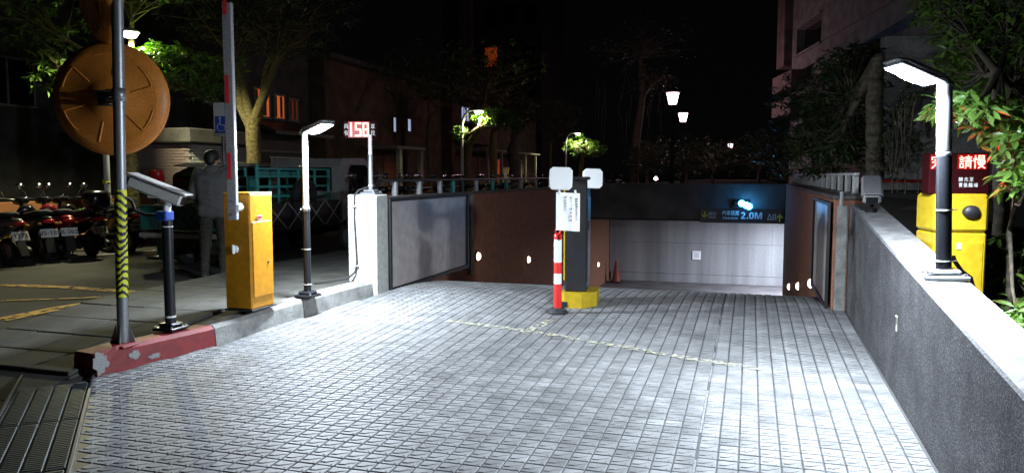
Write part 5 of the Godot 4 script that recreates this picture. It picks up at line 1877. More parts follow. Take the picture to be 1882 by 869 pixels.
	if box:
		st = S()
		loft(st, X(v3(0, 0.98, 0.75), v3(0, 0, 0)), [[-0.16, 0, 0, 0.14, 0.12, 3.5], [-0.1, 0, 0, 0.19, 0.15, 3.5], [0.12, 0, 0, 0.19, 0.15, 3.5], [0.18, 0, 0, 0.13, 0.11, 3.5]], 16)
		bx(st, X(v3(0, 0.81, 0.72)), v3(0.16, 0.05, 0.2), 0.01)
		obj("top_box", st, M.scooter_black, t)
	return t
func build_vehicles() -> void:
	var gy := 0.12
	# scooters in the street row, tails to the road
	var row := [[37, "black scooter with a pinkish plate, parked by the road's white line", "scooter_grey", "1773", -10.45, 82.0], [90, "black scooter with a bright red tail light in the row by the hedge", "scooter_black", "NS-187", -10.55, 66.0], [127, "dark maroon scooter in the row of scooters by the hedge", "scooter_red", "K-362", -10.5, 64.0], [184, "black scooter with a tall windshield stem beside the striped pole", "scooter_black", "T-51", -10.35, 74.0], [253, "dark grey scooter beside the rear of the pickup truck", "scooter_grey", "58-U", -10.3, 70.0]]
	for k in row.size():
		var r: Array = row[k]
		var p := at_x(r[0], 436, r[4])
		var o := scooter(r[1], M[r[2]], r[3], k == 3)
		o.set_meta("group", "scooters parked by the hedge")
		var a := deg_to_rad(r[5])
		o.rotation.y = a
		# the plate (local z = 0.86) goes to the pixel column
		o.position = v3(p.x, gy, p.z) - Basis(Vector3.UP, a) * v3(0, 0, 0.86)
	# a scooter to the left edge, only its tail in view
	var e := scooter("black scooter with red tail box at the near end of the row", M.scooter_red, "2-88", false)
	e.set_meta("group", "scooters parked by the hedge")
	e.rotation.y = deg_to_rad(80)
	e.position = v3(-11.35, gy, -8.0)
	# row of scooters behind the ramp railing
	var first: Node3D = null
	var us := [712, 728, 745, 763, 782, 798, 815, 832, 848, 864, 880, 896, 912, 926, 940, 954, 968, 980, 992, 1012, 1130, 1160]
	for k in us.size():
		var s := s_on_x(us[k], -5.5)
		var turn := 80.0 + rng.randf_range(-14, 14)
		var at := v3(-5.6 + rng.randf_range(-0.15, 0.15), pave_y(s) - 0.01, -s)
		if first == null:
			first = scooter("scooter parked behind the railing with only mirrors and handlebar showing", M.scooter_black, "63-K", false)
			first.set_meta("group", "scooters behind the ramp railing")
			first.position = at
			first.rotation.y = deg_to_rad(turn)
		else:
			var c := copy_of(first, at, turn)
			if k % 4 == 1:
				for part in c.get_children():
					if part.material_override == M.scooter_black:
						part.material_override = M.scooter_white
			if k == 7:
				for part in c.get_children():
					if part.material_override == M.scooter_black:
						part.material_override = M.tail_red
				c.set_meta("label", "red scooter parked behind the railing among dark ones")
			elif k % 4 == 1:
				c.set_meta("label", "pale scooter parked behind the railing among dark ones")
	truck()
	# cream van parked across the street
	var v := thing("parked_van", "cream-roofed van parked beyond the pickup truck", "van", v3(-10.2, gy, -14.2))
	var st := S()
	loft(st, X(v3(0, 0.62, 0)), [[-1.9, 0, 0, 0.7, 0.36, 5], [-1.6, 0, 0.0, 0.8, 0.42, 5], [1.6, 0, 0.0, 0.8, 0.42, 5], [1.85, 0, 0, 0.76, 0.38, 5]], 28)
	obj("body", st, M.truck_body, v)
	st = S()
	loft(st, X(v3(0, 1.2, 0)), [[-1.2, 0, 0, 0.7, 0.3, 5], [-0.7, 0, 0.06, 0.7, 0.32, 5], [1.5, 0, 0.06, 0.7, 0.32, 5], [1.8, 0, 0, 0.72, 0.26, 5]], 28)
	obj("cabin_glass", st, M.window_dark, v)
	st = S()
	loft(st, X(v3(0, 1.58, 0)), [[-0.75, 0, 0, 0.6, 0.03, 3], [-0.5, 0, 0.0, 0.7, 0.05, 3], [1.6, 0, 0.0, 0.7, 0.05, 3], [1.85, 0, -0.01, 0.64, 0.03, 3]], 28)
	obj("roof", st, M.cream, v)
	for z in [-1.2, 1.2]:
		for sx in [-1, 1]:
			wheel(v, v3(sx * 0.72, 0.29, z), 0.29, 0.18)
func truck() -> void:
	# heads along -z; origin at the right rear corner on the ground
	var t := thing("pickup_truck", "small grey pickup truck with a teal tailgate and dark load bed", "truck", v3(-6.95, 0.12, -8.95))
	var st := S()
	bc(st, v3(-1.5, 0.5, 0.0), v3(0.0, 0.6, -3.1), 0.02)
	bc(st, v3(-1.15, 0.35, 0.0), v3(-0.35, 0.5, -4.3), 0.02)
	obj("bed_floor", st, M.truck_dark, t)
	st = S()
	bc(st, v3(-0.035, 0.602, -0.06), v3(0.005, 0.95, -3.08), 0.01)
	for k in 5:
		bc(st, v3(0.006, 0.6, -0.12 - k * 0.72), v3(0.03, 0.96, -0.18 - k * 0.72), 0.004)
	obj("side_board", st, M.truck_dark, t)
	st = S()
	bc(st, v3(-1.505, 0.602, -0.06), v3(-1.465, 0.95, -3.08), 0.01)
	obj("side_board", st, M.truck_dark, t)
	# diagonal ropes over the side
	st = S()
	for k in 5:
		var z := -0.3 - k * 0.55
		tube(st, [v3(0.036, 0.95, z), v3(0.036, 0.55, z - 0.5)], 0.009, 6)
		tube(st, [v3(0.04, 0.55, z), v3(0.04, 0.95, z - 0.5)], 0.009, 6)
	obj("ropes", st, M.truck_body, t)
	# tailgate with painted number
	st = S()
	bx(st, X(v3(-0.75, 0.775, 0.02)), v3(1.5, 0.36, 0.04), 0.01)
	var tg := obj("tailgate", st, M.teal, t)
	tag(tg, "teal tailgate with dark painted letters")
	lettering("CF-28", 0.26, M.ink, tg, X(v3(-0.5, 0.84, 0.043)))
	lettering("5171", 0.13, M.ink, tg, X(v3(-1.1, 0.67, 0.043)))
	st = S()
	for k in 5:
		tube(st, [v3(-0.95 + k * 0.18, 0.95, 0.05), v3(-0.55 + k * 0.14, 0.6, 0.055)], 0.008, 6)
		tube(st, [v3(-0.3 - k * 0.16, 0.95, 0.05), v3(-0.8 - k * 0.1 + 0.2, 0.6, 0.055)], 0.008, 6)
	obj("rope_net", st, M.black, tg)
	st = S()
	bx(st, X(v3(-0.75, 0.52, 0.06)), v3(1.46, 0.07, 0.08), 0.015)
	obj("bumper", st, M.trim, t)
	for x in [-0.16, -1.34]:
		st = S()
		bx(st, X(v3(x, 0.33, -0.28), v3(8, 0, 0)), v3(0.3, 0.4, 0.02), 0.004)
		obj("mud_flap", st, M.teal, t)
		wheel(t, v3(x, 0.28, -0.75), 0.28, 0.16)
		wheel(t, v3(x, 0.28, -3.75), 0.28, 0.16)
	# cab
	st = S()
	prism(st, X(v3(-1.47, 0, 0), v3(0, 90, 0)), PackedVector2Array([Vector2(3.12, 0.45), Vector2(3.12, 1.55), Vector2(3.2, 1.68), Vector2(4.0, 1.7), Vector2(4.25, 1.58), Vector2(4.55, 1.0), Vector2(4.65, 0.9), Vector2(4.66, 0.42)]), 0.0, 1.44)
	var cab := obj("cab", st, M.truck_body, t)
	st = S()
	prism(st, X(v3(-0.028, 0, 0), v3(0, 90, 0)), PackedVector2Array([Vector2(3.4, 1.05), Vector2(3.42, 1.5), Vector2(3.5, 1.57), Vector2(4.02, 1.57), Vector2(4.18, 1.48), Vector2(4.4, 1.05)]), 0.0, 0.012)
	obj("side_window", st, M.window_dark, cab)
	st = S()
	bc(st, v3(-1.3, 1.1, -3.118), v3(-0.2, 1.52, -3.1))
	obj("rear_window", st, M.window_dark, cab)
	st = S()
	bx(st, X(v3(-0.012, 0.93, -3.55)), v3(0.03, 0.03, 0.14), 0.008)
	obj("door_handle", st, M.chrome, cab)
	st = S()
	tube(st, [v3(-0.03, 1.2, -4.3), v3(0.1, 1.24, -4.38)], 0.01, 6)
	bx(st, X(v3(0.15, 1.26, -4.38)), v3(0.11, 0.2, 0.04), 0.015)
	obj("door_mirror", st, M.trim, cab)
	# teal racks standing in the bed
	var p := t.position
	var rk := thing("load_rack", "teal welded metal rack standing in the pickup bed", "rack", p + v3(-0.2, 0.6, -0.95))
	for f in 2:
		var x0 := -0.0 - f * 0.55
		for z in [0.0, -0.55, -1.1, -1.6, -2.05]:
			st = S()
			bx(st, X(v3(x0, 0.44, z), v3(0, 0, 0)), v3(0.035, 0.9 + (0.12 if z == 0.0 else 0.0), 0.035 if z < 0.0 and z > -2.0 else 0.06), 0.004)
			obj("upright", st, M.teal_bright, rk)
		for y in [0.45, 0.6, 0.76, 0.88]:
			st = S()
			bx(st, X(v3(x0 + 0.02, y, -1.02)), v3(0.022, 0.03, 2.08), 0.004)
			obj("rail", st, M.teal_bright, rk)
	st = S()
	bx(st, X(v3(-0.3, 0.55, -0.3)), v3(0.02, 0.7, 0.3), 0.004)
	bx(st, X(v3(-0.3, 0.5, -1.75)), v3(0.02, 0.6, 0.35), 0.004)
	bx(st, X(v3(-0.3, 0.83, -1.0)), v3(0.02, 0.14, 1.8), 0.004)
	obj("sheet_panel", st, M.teal_bright, rk)
	var ty := thing("spare_tyre", "black spare tyre leaning on the teal rack in the pickup bed", "tyre", p + v3(-0.1, 0.6, -2.05))
	st = S()
	lathe(st, X(v3(0.0, 0.42, 0), v3(0, 0, 82)), [Vector2(0.2, -0.06), Vector2(0.27, -0.08), Vector2(0.31, -0.05), Vector2(0.32, 0), Vector2(0.31, 0.05), Vector2(0.27, 0.08), Vector2(0.2, 0.06), Vector2(0.2, -0.06)], 28)
	obj("tyre", st, M.rubber, ty)
	st = S()
	lathe(st, X(v3(0.0, 0.42, 0), v3(0, 0, 82)), [Vector2(0.2, 0.05), Vector2(0.12, 0.02), Vector2(0.1, 0.04), Vector2(0.0, 0.04)], 20)
	obj("rim", st, M.dark_steel, ty)
	# dark bundles filling the bed
	for q in [[-0.5, -0.7, 0.32], [-0.9, -1.5, 0.4], [-0.6, -2.4, 0.34]]:
		st = S()
		loft(st, X(p + v3(q[0], 0.6 + q[2] * 0.5, q[1])), [[-0.36, 0, 0, 0.2, q[2] * 0.36, 3], [-0.25, 0, 0, 0.32, q[2] * 0.5, 3], [0.2, 0, 0.0, 0.33, q[2] * 0.5, 3], [0.34, 0, 0, 0.22, q[2] * 0.38, 3]], 16)
		var o := obj("load_bundle", st, M.truck_dark)
		tag(o, "dark tarpaulin bundle lying in the pickup bed", "bundle", "bundles in the pickup bed")
	# red drum above the kerbside scooter, with its stand
	var dp := at_d(287, 322, 12.6)
	var dr := thing("red_drum", "red cylindrical drum on a dark stand beside the pickup", "beacon", v3(dp.x, 0.12, dp.z))
	st = S()
	tube(st, [v3(0, 0, 0), v3(0, dp.y - 0.24, 0)], 0.035, 10)
	lathe(st, X(), [Vector2(0.2, 0), Vector2(0.2, 0.04), Vector2(0.03, 0.06)], 16)
	obj("stand", st, M.dark_steel, dr)
	st = S()
	lathe(st, X(v3(0, dp.y - 0.12, 0)), [Vector2(0.0, -0.12), Vector2(0.115, -0.12), Vector2(0.115, 0.06), Vector2(0.105, 0.085), Vector2(0, 0.09)], 24)
	obj("dome", st, M.tail_red, dr)
	st = S()
	bx(st, X(v3(0, dp.y - 0.42, 0.05), v3(-10, 26, 0)), v3(0.24, 0.15, 0.006), 0.002)
	obj("plate", st, M.plate, dr)
	# bicycle by the booth
	bicycle(at_d(322, 352, 15.4))
func ring(st: SurfaceTool, c: Vector3, r: float, thick: float) -> void:
	var pts := []
	for k in 29:
		var a := TAU * k / 28.0
		pts.append(c + v3(0, sin(a) * r, cos(a) * r))
	tube(st, pts, thick, 6, false)
func bicycle(at: Vector3) -> void:
	var t := thing("bicycle", "dark bicycle standing by the pink brick booth", "bicycle", v3(at.x, 0.12, at.z), 65)
	for z in [0.5, -0.5]:
		var st := S()
		ring(st, v3(0, 0.32, z), 0.31, 0.014)
		var w := obj("wheel", st, M.rubber, t)
		st = S()
		for k in 8:
			var a := TAU * k / 8.0
			tube(st, [v3(0, 0.32, z), v3(0, 0.32 + sin(a) * 0.3, z + cos(a) * 0.3)], 0.003, 4, false)
		obj("spokes", st, M.chrome, w)
	var st2 := S()
	for l in [[v3(0, 0.32, 0.5), v3(0, 0.8, 0.2)], [v3(0, 0.32, 0.5), v3(0, 0.3, 0.05)], [v3(0, 0.3, 0.05), v3(0, 0.85, 0.22)], [v3(0, 0.3, 0.05), v3(0, 0.82, -0.36)], [v3(0, 0.76, 0.19), v3(0, 0.86, -0.36)], [v3(0, 0.32, -0.5), v3(0, 0.98, -0.32)]]:
		tube(st2, l, 0.016, 8)
	obj("frame", st2, M.dark_steel, t)
	st2 = S()
	tube(st2, [v3(-0.28, 1.0, -0.2), v3(-0.2, 1.03, -0.32), v3(0, 1.0, -0.34), v3(0.2, 1.03, -0.32), v3(0.28, 1.0, -0.2)], 0.013, 8)
	obj("handlebar", st2, M.dark_steel, t)
	st2 = S()
	loft(st2, X(v3(0, 0.9, 0.22)), [[-0.16, 0, 0, 0.02, 0.02], [-0.02, 0, 0, 0.05, 0.03], [0.12, 0, 0.01, 0.08, 0.035], [0.16, 0, 0.01, 0.05, 0.02]], 12)
	obj("saddle", st2, M.rubber, t)

# ---------------------------------------------------------------- a person, as a smooth field of tapered capsules meshed by surface nets
func field_mesh(bones: Array, cell: float, k: float, fold := 0.0) -> ArrayMesh:
	var fn := FastNoiseLite.new()
	fn.seed = 4
	fn.frequency = 5.0
	var lo := Vector3(1e9, 1e9, 1e9)
	var hi := -lo
	for b in bones:
		var r := maxf(b[2], b[3]) + cell * 3.0
		for e in 2:
			lo = lo.min(b[e] - Vector3.ONE * r)
			hi = hi.max(b[e] + Vector3.ONE * r)
	var n := Vector3i(((hi - lo) / cell).ceil()) + Vector3i.ONE
	var f := PackedFloat32Array()
	f.resize(n.x * n.y * n.z)
	f.fill(1.0)
	for b in bones:
		var r: float = maxf(b[2], b[3]) + maxf(cell * 3.0, k * 1.2)
		var p0 := Vector3i(((b[0].min(b[1]) - Vector3.ONE * r - lo) / cell).floor()).clamp(Vector3i.ZERO, n - Vector3i.ONE)
		var p1 := Vector3i(((b[0].max(b[1]) + Vector3.ONE * r - lo) / cell).ceil()).clamp(Vector3i.ZERO, n - Vector3i.ONE)
		var ab: Vector3 = b[1] - b[0]
		var l2 := maxf(ab.length_squared(), 1e-9)
		for z in range(p0.z, p1.z + 1):
			for y in range(p0.y, p1.y + 1):
				for x in range(p0.x, p1.x + 1):
					var p := lo + Vector3(x, y, z) * cell
					var h := clampf((p - b[0]).dot(ab) / l2, 0.0, 1.0)
					var d := p.distance_to(b[0] + ab * h) - lerpf(b[2], b[3], h)
					var i := x + n.x * (y + n.y * z)
					var o := f[i]
					var m := clampf(0.5 + 0.5 * (o - d) / k, 0.0, 1.0)
					f[i] = lerpf(o, d, m) - k * m * (1.0 - m)
	if fold > 0.0:
		# creases in cloth: the surface itself is pushed in and out
		for z in n.z:
			for y in n.y:
				for x in n.x:
					var i := x + n.x * (y + n.y * z)
					if f[i] < 0.08:
						var p := lo + Vector3(x, y, z) * cell
						f[i] += fold * fn.get_noise_3d(p.x * 0.9, p.y * 2.2, p.z * 0.9)
	var vid := PackedInt32Array()
	vid.resize(f.size())
	vid.fill(-1)
	var verts := PackedVector3Array()
	var norms := PackedVector3Array()
	var idx := PackedInt32Array()
	var sx := 1
	var sy := n.x
	var sz := n.x * n.y
	var corner := [0, sx, sy, sx + sy, sz, sx + sz, sy + sz, sx + sy + sz]
	for z in n.z - 1:
		for y in n.y - 1:
			for x in n.x - 1:
				var i := x + sy * y + sz * z
				var neg := 0
				for c in 8:
					if f[i + corner[c]] < 0.0:
						neg += 1
				if neg == 0 or neg == 8:
					continue
				var acc := Vector3.ZERO
				var cnt := 0
				for c in 8:
					for bit in [1, 2, 4]:
						if c & bit:
							continue
						var fa := f[i + corner[c]]
						var fb := f[i + corner[c | bit]]
						if (fa < 0.0) == (fb < 0.0):
							continue
						var t := fa / (fa - fb)
						var q := Vector3(c & 1, (c >> 1) & 1, (c >> 2) & 1)
						if bit == 1:
							q.x += t
						elif bit == 2:
							q.y += t
						else:
							q.z += t
						acc += q
						cnt += 1
				vid[i] = verts.size()
				var vp := lo + (Vector3(x, y, z) + acc / cnt) * cell
				verts.append(vp)
				norms.append(Vector3(f[i + sx] - f[i], f[i + sy] - f[i], f[i + sz] - f[i]).normalized())
	for z in range(1, n.z - 1):
		for y in range(1, n.y - 1):
			for x in range(1, n.x - 1):
				var i := x + sy * y + sz * z
				for e in 3:
					var st_: int = [sx, sy, sz][e]
					var inside := f[i] < 0.0
					if inside == (f[i + st_] < 0.0):
						continue
					var u: int = [sy, sz, sx][e]
					var v: int = [sz, sx, sy][e]
					var a := vid[i]
					var b := vid[i - u]
					var c := vid[i - u - v]
					var d := vid[i - v]
					if a < 0 or b < 0 or c < 0 or d < 0:
						continue
					if inside:
						idx.append_array([a, c, b, a, d, c])
					else:
						idx.append_array([a, b, c, a, c, d])
	var arr := []
	arr.resize(Mesh.ARRAY_MAX)
	arr[Mesh.ARRAY_VERTEX] = verts
	arr[Mesh.ARRAY_NORMAL] = norms
	arr[Mesh.ARRAY_INDEX] = idx
	var m2 := ArrayMesh.new()
	m2.add_surface_from_arrays(Mesh.PRIMITIVE_TRIANGLES, arr)
	return m2
func build_person() -> void:
	var at := at_y(395, 512, 0.125)
	var t := thing("person", "person seen from behind in a grey jacket and dark patterned trousers at the pickup's tailgate", "person", v3(at.x, 0.12, at.z), 22)
	# facing local -z
	var legs := []
	var shoes := []
	var arms := []
	var hands := []
	for sx in [-1.0, 1.0]:
		var hip := v3(sx * 0.095, 0.9, 0)
		var knee := v3(sx * 0.11, 0.48, -0.03 if sx > 0 else 0.01)
		var ank := v3(sx * 0.12, 0.09, 0.03 if sx > 0 else 0.06)
		legs.append_array([[hip, knee, 0.098, 0.072], [knee, ank, 0.068, 0.058]])
		shoes.append_array([[ank + v3(0, -0.04, 0.02), ank + v3(sx * 0.02, -0.05, -0.15), 0.046, 0.04]])
		var sh := v3(sx * 0.185, 1.4, 0.0)
		var el := v3(sx * 0.265, 1.12, 0.02)
		var wr := v3(sx * 0.2, 1.0, -0.2)
		arms.append_array([[sh, el, 0.068, 0.056], [el, wr, 0.055, 0.044]])
		var hd := (wr - el).normalized()
		var side := v3(sx, 0, 0)
		var palm := wr + hd * 0.07
		hands.append([wr - hd * 0.03, palm, 0.026, 0.03])
		hands.append([palm + side * 0.012, palm - side * 0.012, 0.03, 0.028])
		for k in 4:
			var root := palm + hd * 0.02 + v3((k - 1.5) * 0.019, 0, 0)
			var ln: float = [0.034, 0.042, 0.038, 0.03][k]
			var mid := root + hd * ln + v3(0, -0.006, 0)
			hands.append([root, mid, 0.0095, 0.009])
			hands.append([mid, mid + (hd + v3(0, -0.9, 0)).normalized() * ln * 0.8, 0.009, 0.008])
		var tr := wr + hd * 0.03 - side * 0.022
		hands.append([tr, tr + hd * 0.035 - side * 0.02, 0.012, 0.01])
		hands.append([tr + hd * 0.035 - side * 0.02, tr + hd * 0.065 - side * 0.022, 0.01, 0.008])
	var torso := [[v3(-0.08, 0.95, 0), v3(-0.1, 1.32, 0.01), 0.115, 0.125], [v3(0.08, 0.95, 0), v3(0.1, 1.32, 0.01), 0.115, 0.125], [v3(0, 0.95, 0.01), v3(0, 1.32, 0.025), 0.118, 0.125], [v3(-0.16, 1.4, 0.0), v3(0.16, 1.4, 0.0), 0.075, 0.075], [v3(0, 1.36, 0.02), v3(0, 1.46, 0.0), 0.1, 0.07]]
	var head := [[v3(0, 1.42, 0.0), v3(0, 1.53, -0.01), 0.056, 0.052], [v3(0, 1.6, 0.015), v3(0, 1.62, -0.02), 0.088, 0.082], [v3(0, 1.54, -0.05), v3(0, 1.56, -0.04), 0.05, 0.055], [v3(0, 1.585, -0.1), v3(0, 1.56, -0.115), 0.012, 0.016], [v3(-0.085, 1.585, 0.0), v3(-0.09, 1.56, 0.0), 0.018, 0.012], [v3(0.085, 1.585, 0.0), v3(0.09, 1.56, 0.0), 0.018, 0.012]]
	# the body: one continuous figure
	var bare := []
	for b in legs + arms + torso:
		bare.append([b[0], b[1], b[2] * 0.86, b[3] * 0.86])
	obj("body", field_mesh(bare + head, 0.013, 0.03), M.skin, t)
	obj("hands", field_mesh(hands, 0.006, 0.006), M.skin, t)
	obj("jacket", field_mesh(torso + arms + [[v3(-0.1, 0.9, 0), v3(0.1, 0.9, 0), 0.115, 0.115], [v3(-0.035, 1.455, 0.02), v3(0.035, 1.455, 0.02), 0.055, 0.055]], 0.012, 0.035, 0.014), M.jacket, t)
	obj("trousers", field_mesh(legs + [[v3(-0.07, 0.9, 0), v3(0.07, 0.9, 0), 0.11, 0.11]], 0.012, 0.025, 0.014), M.trousers, t)
	obj("shoes", field_mesh(shoes, 0.01, 0.015), M.shoes, t)
	obj("hair", field_mesh([[v3(0, 1.625, 0.02), v3(0, 1.64, -0.025), 0.094, 0.083], [v3(0, 1.57, 0.055), v3(0, 1.6, 0.05), 0.06, 0.068], [v3(-0.06, 1.62, 0.0), v3(-0.07, 1.59, 0.02), 0.035, 0.025], [v3(0.06, 1.62, 0.0), v3(0.07, 1.59, 0.02), 0.035, 0.025]], 0.011, 0.02), M.hair, t)
	for sx in [-1, 1]:
		var st := S()
		lathe(st, X(v3(sx * 0.032, 1.595, -0.096), v3(90, 0, 0)), [Vector2(0.0, -0.008), Vector2(0.011, 0), Vector2(0, 0.008)], 10)
		obj("eye", st, M.white_plastic, t)
	var st2 := S()
	bx(st2, X(v3(0, 1.53, -0.098)), v3(0.045, 0.01, 0.012), 0.004)
	obj("mouth", st2, M.kerb_red, t)

# ---------------------------------------------------------------- vegetation
var leaf_meshes := {}
func leaf_mesh(l: float, w: float) -> ArrayMesh:
	var key := "%.3f %.3f" % [l, w]
	if not leaf_meshes.has(key):
		var st := S()
		flat(st)
		# six-faced leaf, folded along its midrib and bent at the tip
		var m := [v3(0, 0, 0), v3(0, -0.01 * l, -l * 0.35), v3(0, -0.05 * l, -l * 0.7), v3(0, -0.14 * l, -l)]
		for sg in [-1.0, 1.0]:
			var a := v3(sg * w * 0.42, 0.12 * w, -l * 0.3)
			var b := v3(sg * w * 0.44, 0.08 * w - 0.03 * l, -l * 0.65)
			if sg > 0:
				tri(st, m[0], m[1], a)
				quad(st, m[1], m[2], b, a)
				tri(st, m[2], m[3], b)
			else:
				tri(st, m[0], a, m[1])
				quad(st, m[1], a, b, m[2])
				tri(st, m[2], b, m[3])
		leaf_meshes[key] = commit(st)
	return leaf_meshes[key]
# places whorls of leaves: returns transforms
func whorls(points: Array, per: int, jitter: float, droop: float) -> Array:
	var out := []
	for p in points:
		var spin := rng.randf() * TAU
		var lean := Basis.from_euler(v3(rng.randf_range(-jitter, jitter), 0, rng.randf_range(-jitter, jitter)))
		for k in per:
			var a := spin + TAU * k / per + rng.randf_range(-0.25, 0.25)
			var b := lean * Basis(Vector3.UP, a) * Basis(Vector3.RIGHT, -droop + rng.randf_range(-0.5, 0.4)) * Basis(Vector3.FORWARD, rng.randf_range(-0.5, 0.5))
			b = b.scaled_local(Vector3.ONE * rng.randf_range(0.6, 1.15))
			out.append(Transform3D(b, p + b * v3(0, 0, -0.015)))
	return out
func foliage(parent: Node3D, xfs: Array, mesh: Mesh, m: Material, singles: int) -> void:
	# the leaves that show largest become parts, the rest one mass
	var order := []
	for x in xfs:
		order.append([(parent.transform * x.origin).distance_to(EYE) + rng.randf() * 0.4, x])
	order.sort_custom(func(a, b): return a[0] < b[0])
	singles = mini(singles, order.size())
	for k in singles:
		var o := obj("leaf", mesh, m, parent)
		o.transform = order[k][1]
	if order.size() == singles:
		return
	var mm := MultiMesh.new()
	mm.transform_format = MultiMesh.TRANSFORM_3D
	mm.use_colors = true
	mm.mesh = mesh
	mm.instance_count = order.size() - singles
	for k in range(singles, order.size()):
		mm.set_instance_transform(k - singles, order[k][1])
		var v := rng.randf_range(0.55, 1.15)
		mm.set_instance_color(k - singles, Color(v * rng.randf_range(0.9, 1.2), v, v * rng.randf_range(0.7, 1.0)))
	var mi := MultiMeshInstance3D.new()
	mi.name = "crown"
	mi.multimesh = mm
	mi.material_override = m
	mi.set_meta("kind", "stuff")
	parent.add_child(mi, true)
func in_ball(c: Vector3, r: Vector3) -> Vector3:
	var d := v3(rng.randfn(), rng.randfn(), rng.randfn()).normalized()
	return c + d * r * pow(rng.randf(), 0.45)
# trunk: points and radii; blobs: [centre, radii, whorls]
func tree(called: String, label: String, at: Vector3, trunk: Array, radii: Array, blobs: Array, per: int, mesh: Mesh, lm: Material, bm: Material, singles := 0, group := "") -> Node3D:
	var t := thing(called, label, "tree" if called.ends_with("tree") else "plant", at, 0, group)
	var st := S()
	var fine := []
	var fr := []
	for k in trunk.size() - 1:
		for j in 4:
			fine.append(trunk[k].lerp(trunk[k + 1], j / 4.0) + v3(rng.randf_range(-1, 1), 0, rng.randf_range(-1, 1)) * radii[k] * 0.16)
			fr.append(lerpf(radii[k], radii[k + 1], j / 4.0) * rng.randf_range(0.97, 1.03))
	fine.append(trunk[-1])
	fr.append(radii[-1])
	tube(st, fine, fr, 12)
	obj("trunk", st, bm, t)
	var pts := []
	var bs := S()
	for b in blobs:
		var c: Vector3 = b[0]
		var from: Vector3 = trunk[-1]
		var mid := from.lerp(c, 0.55) + v3(0, -0.1, 0)
		var rr: float = radii[-1]
		tube(bs, [from, mid, c], [rr * 0.8, rr * 0.5, rr * 0.25], 7)
		for k in b[2]:
			var p := in_ball(c, b[1])
			pts.append(p)
			if k % 3 == 0:
				var r0: Vector3 = mid.lerp(c, rng.randf())
				tube(bs, [r0, r0.lerp(p, 0.5) + v3(0, rng.randf_range(-0.08, 0.02), 0), p], [rr * 0.16 + 0.004, 0.006 + rr * 0.06, 0.004], 5)
	obj("branches", bs, bm, t)
	foliage(t, whorls(pts, per, 0.7, 0.15), mesh, lm, singles)
	return t
func ground_of(u: float, depth: float, y: float) -> Vector3:
	var p := at_d(u, 322, depth)
	return v3(p.x, y, p.z)
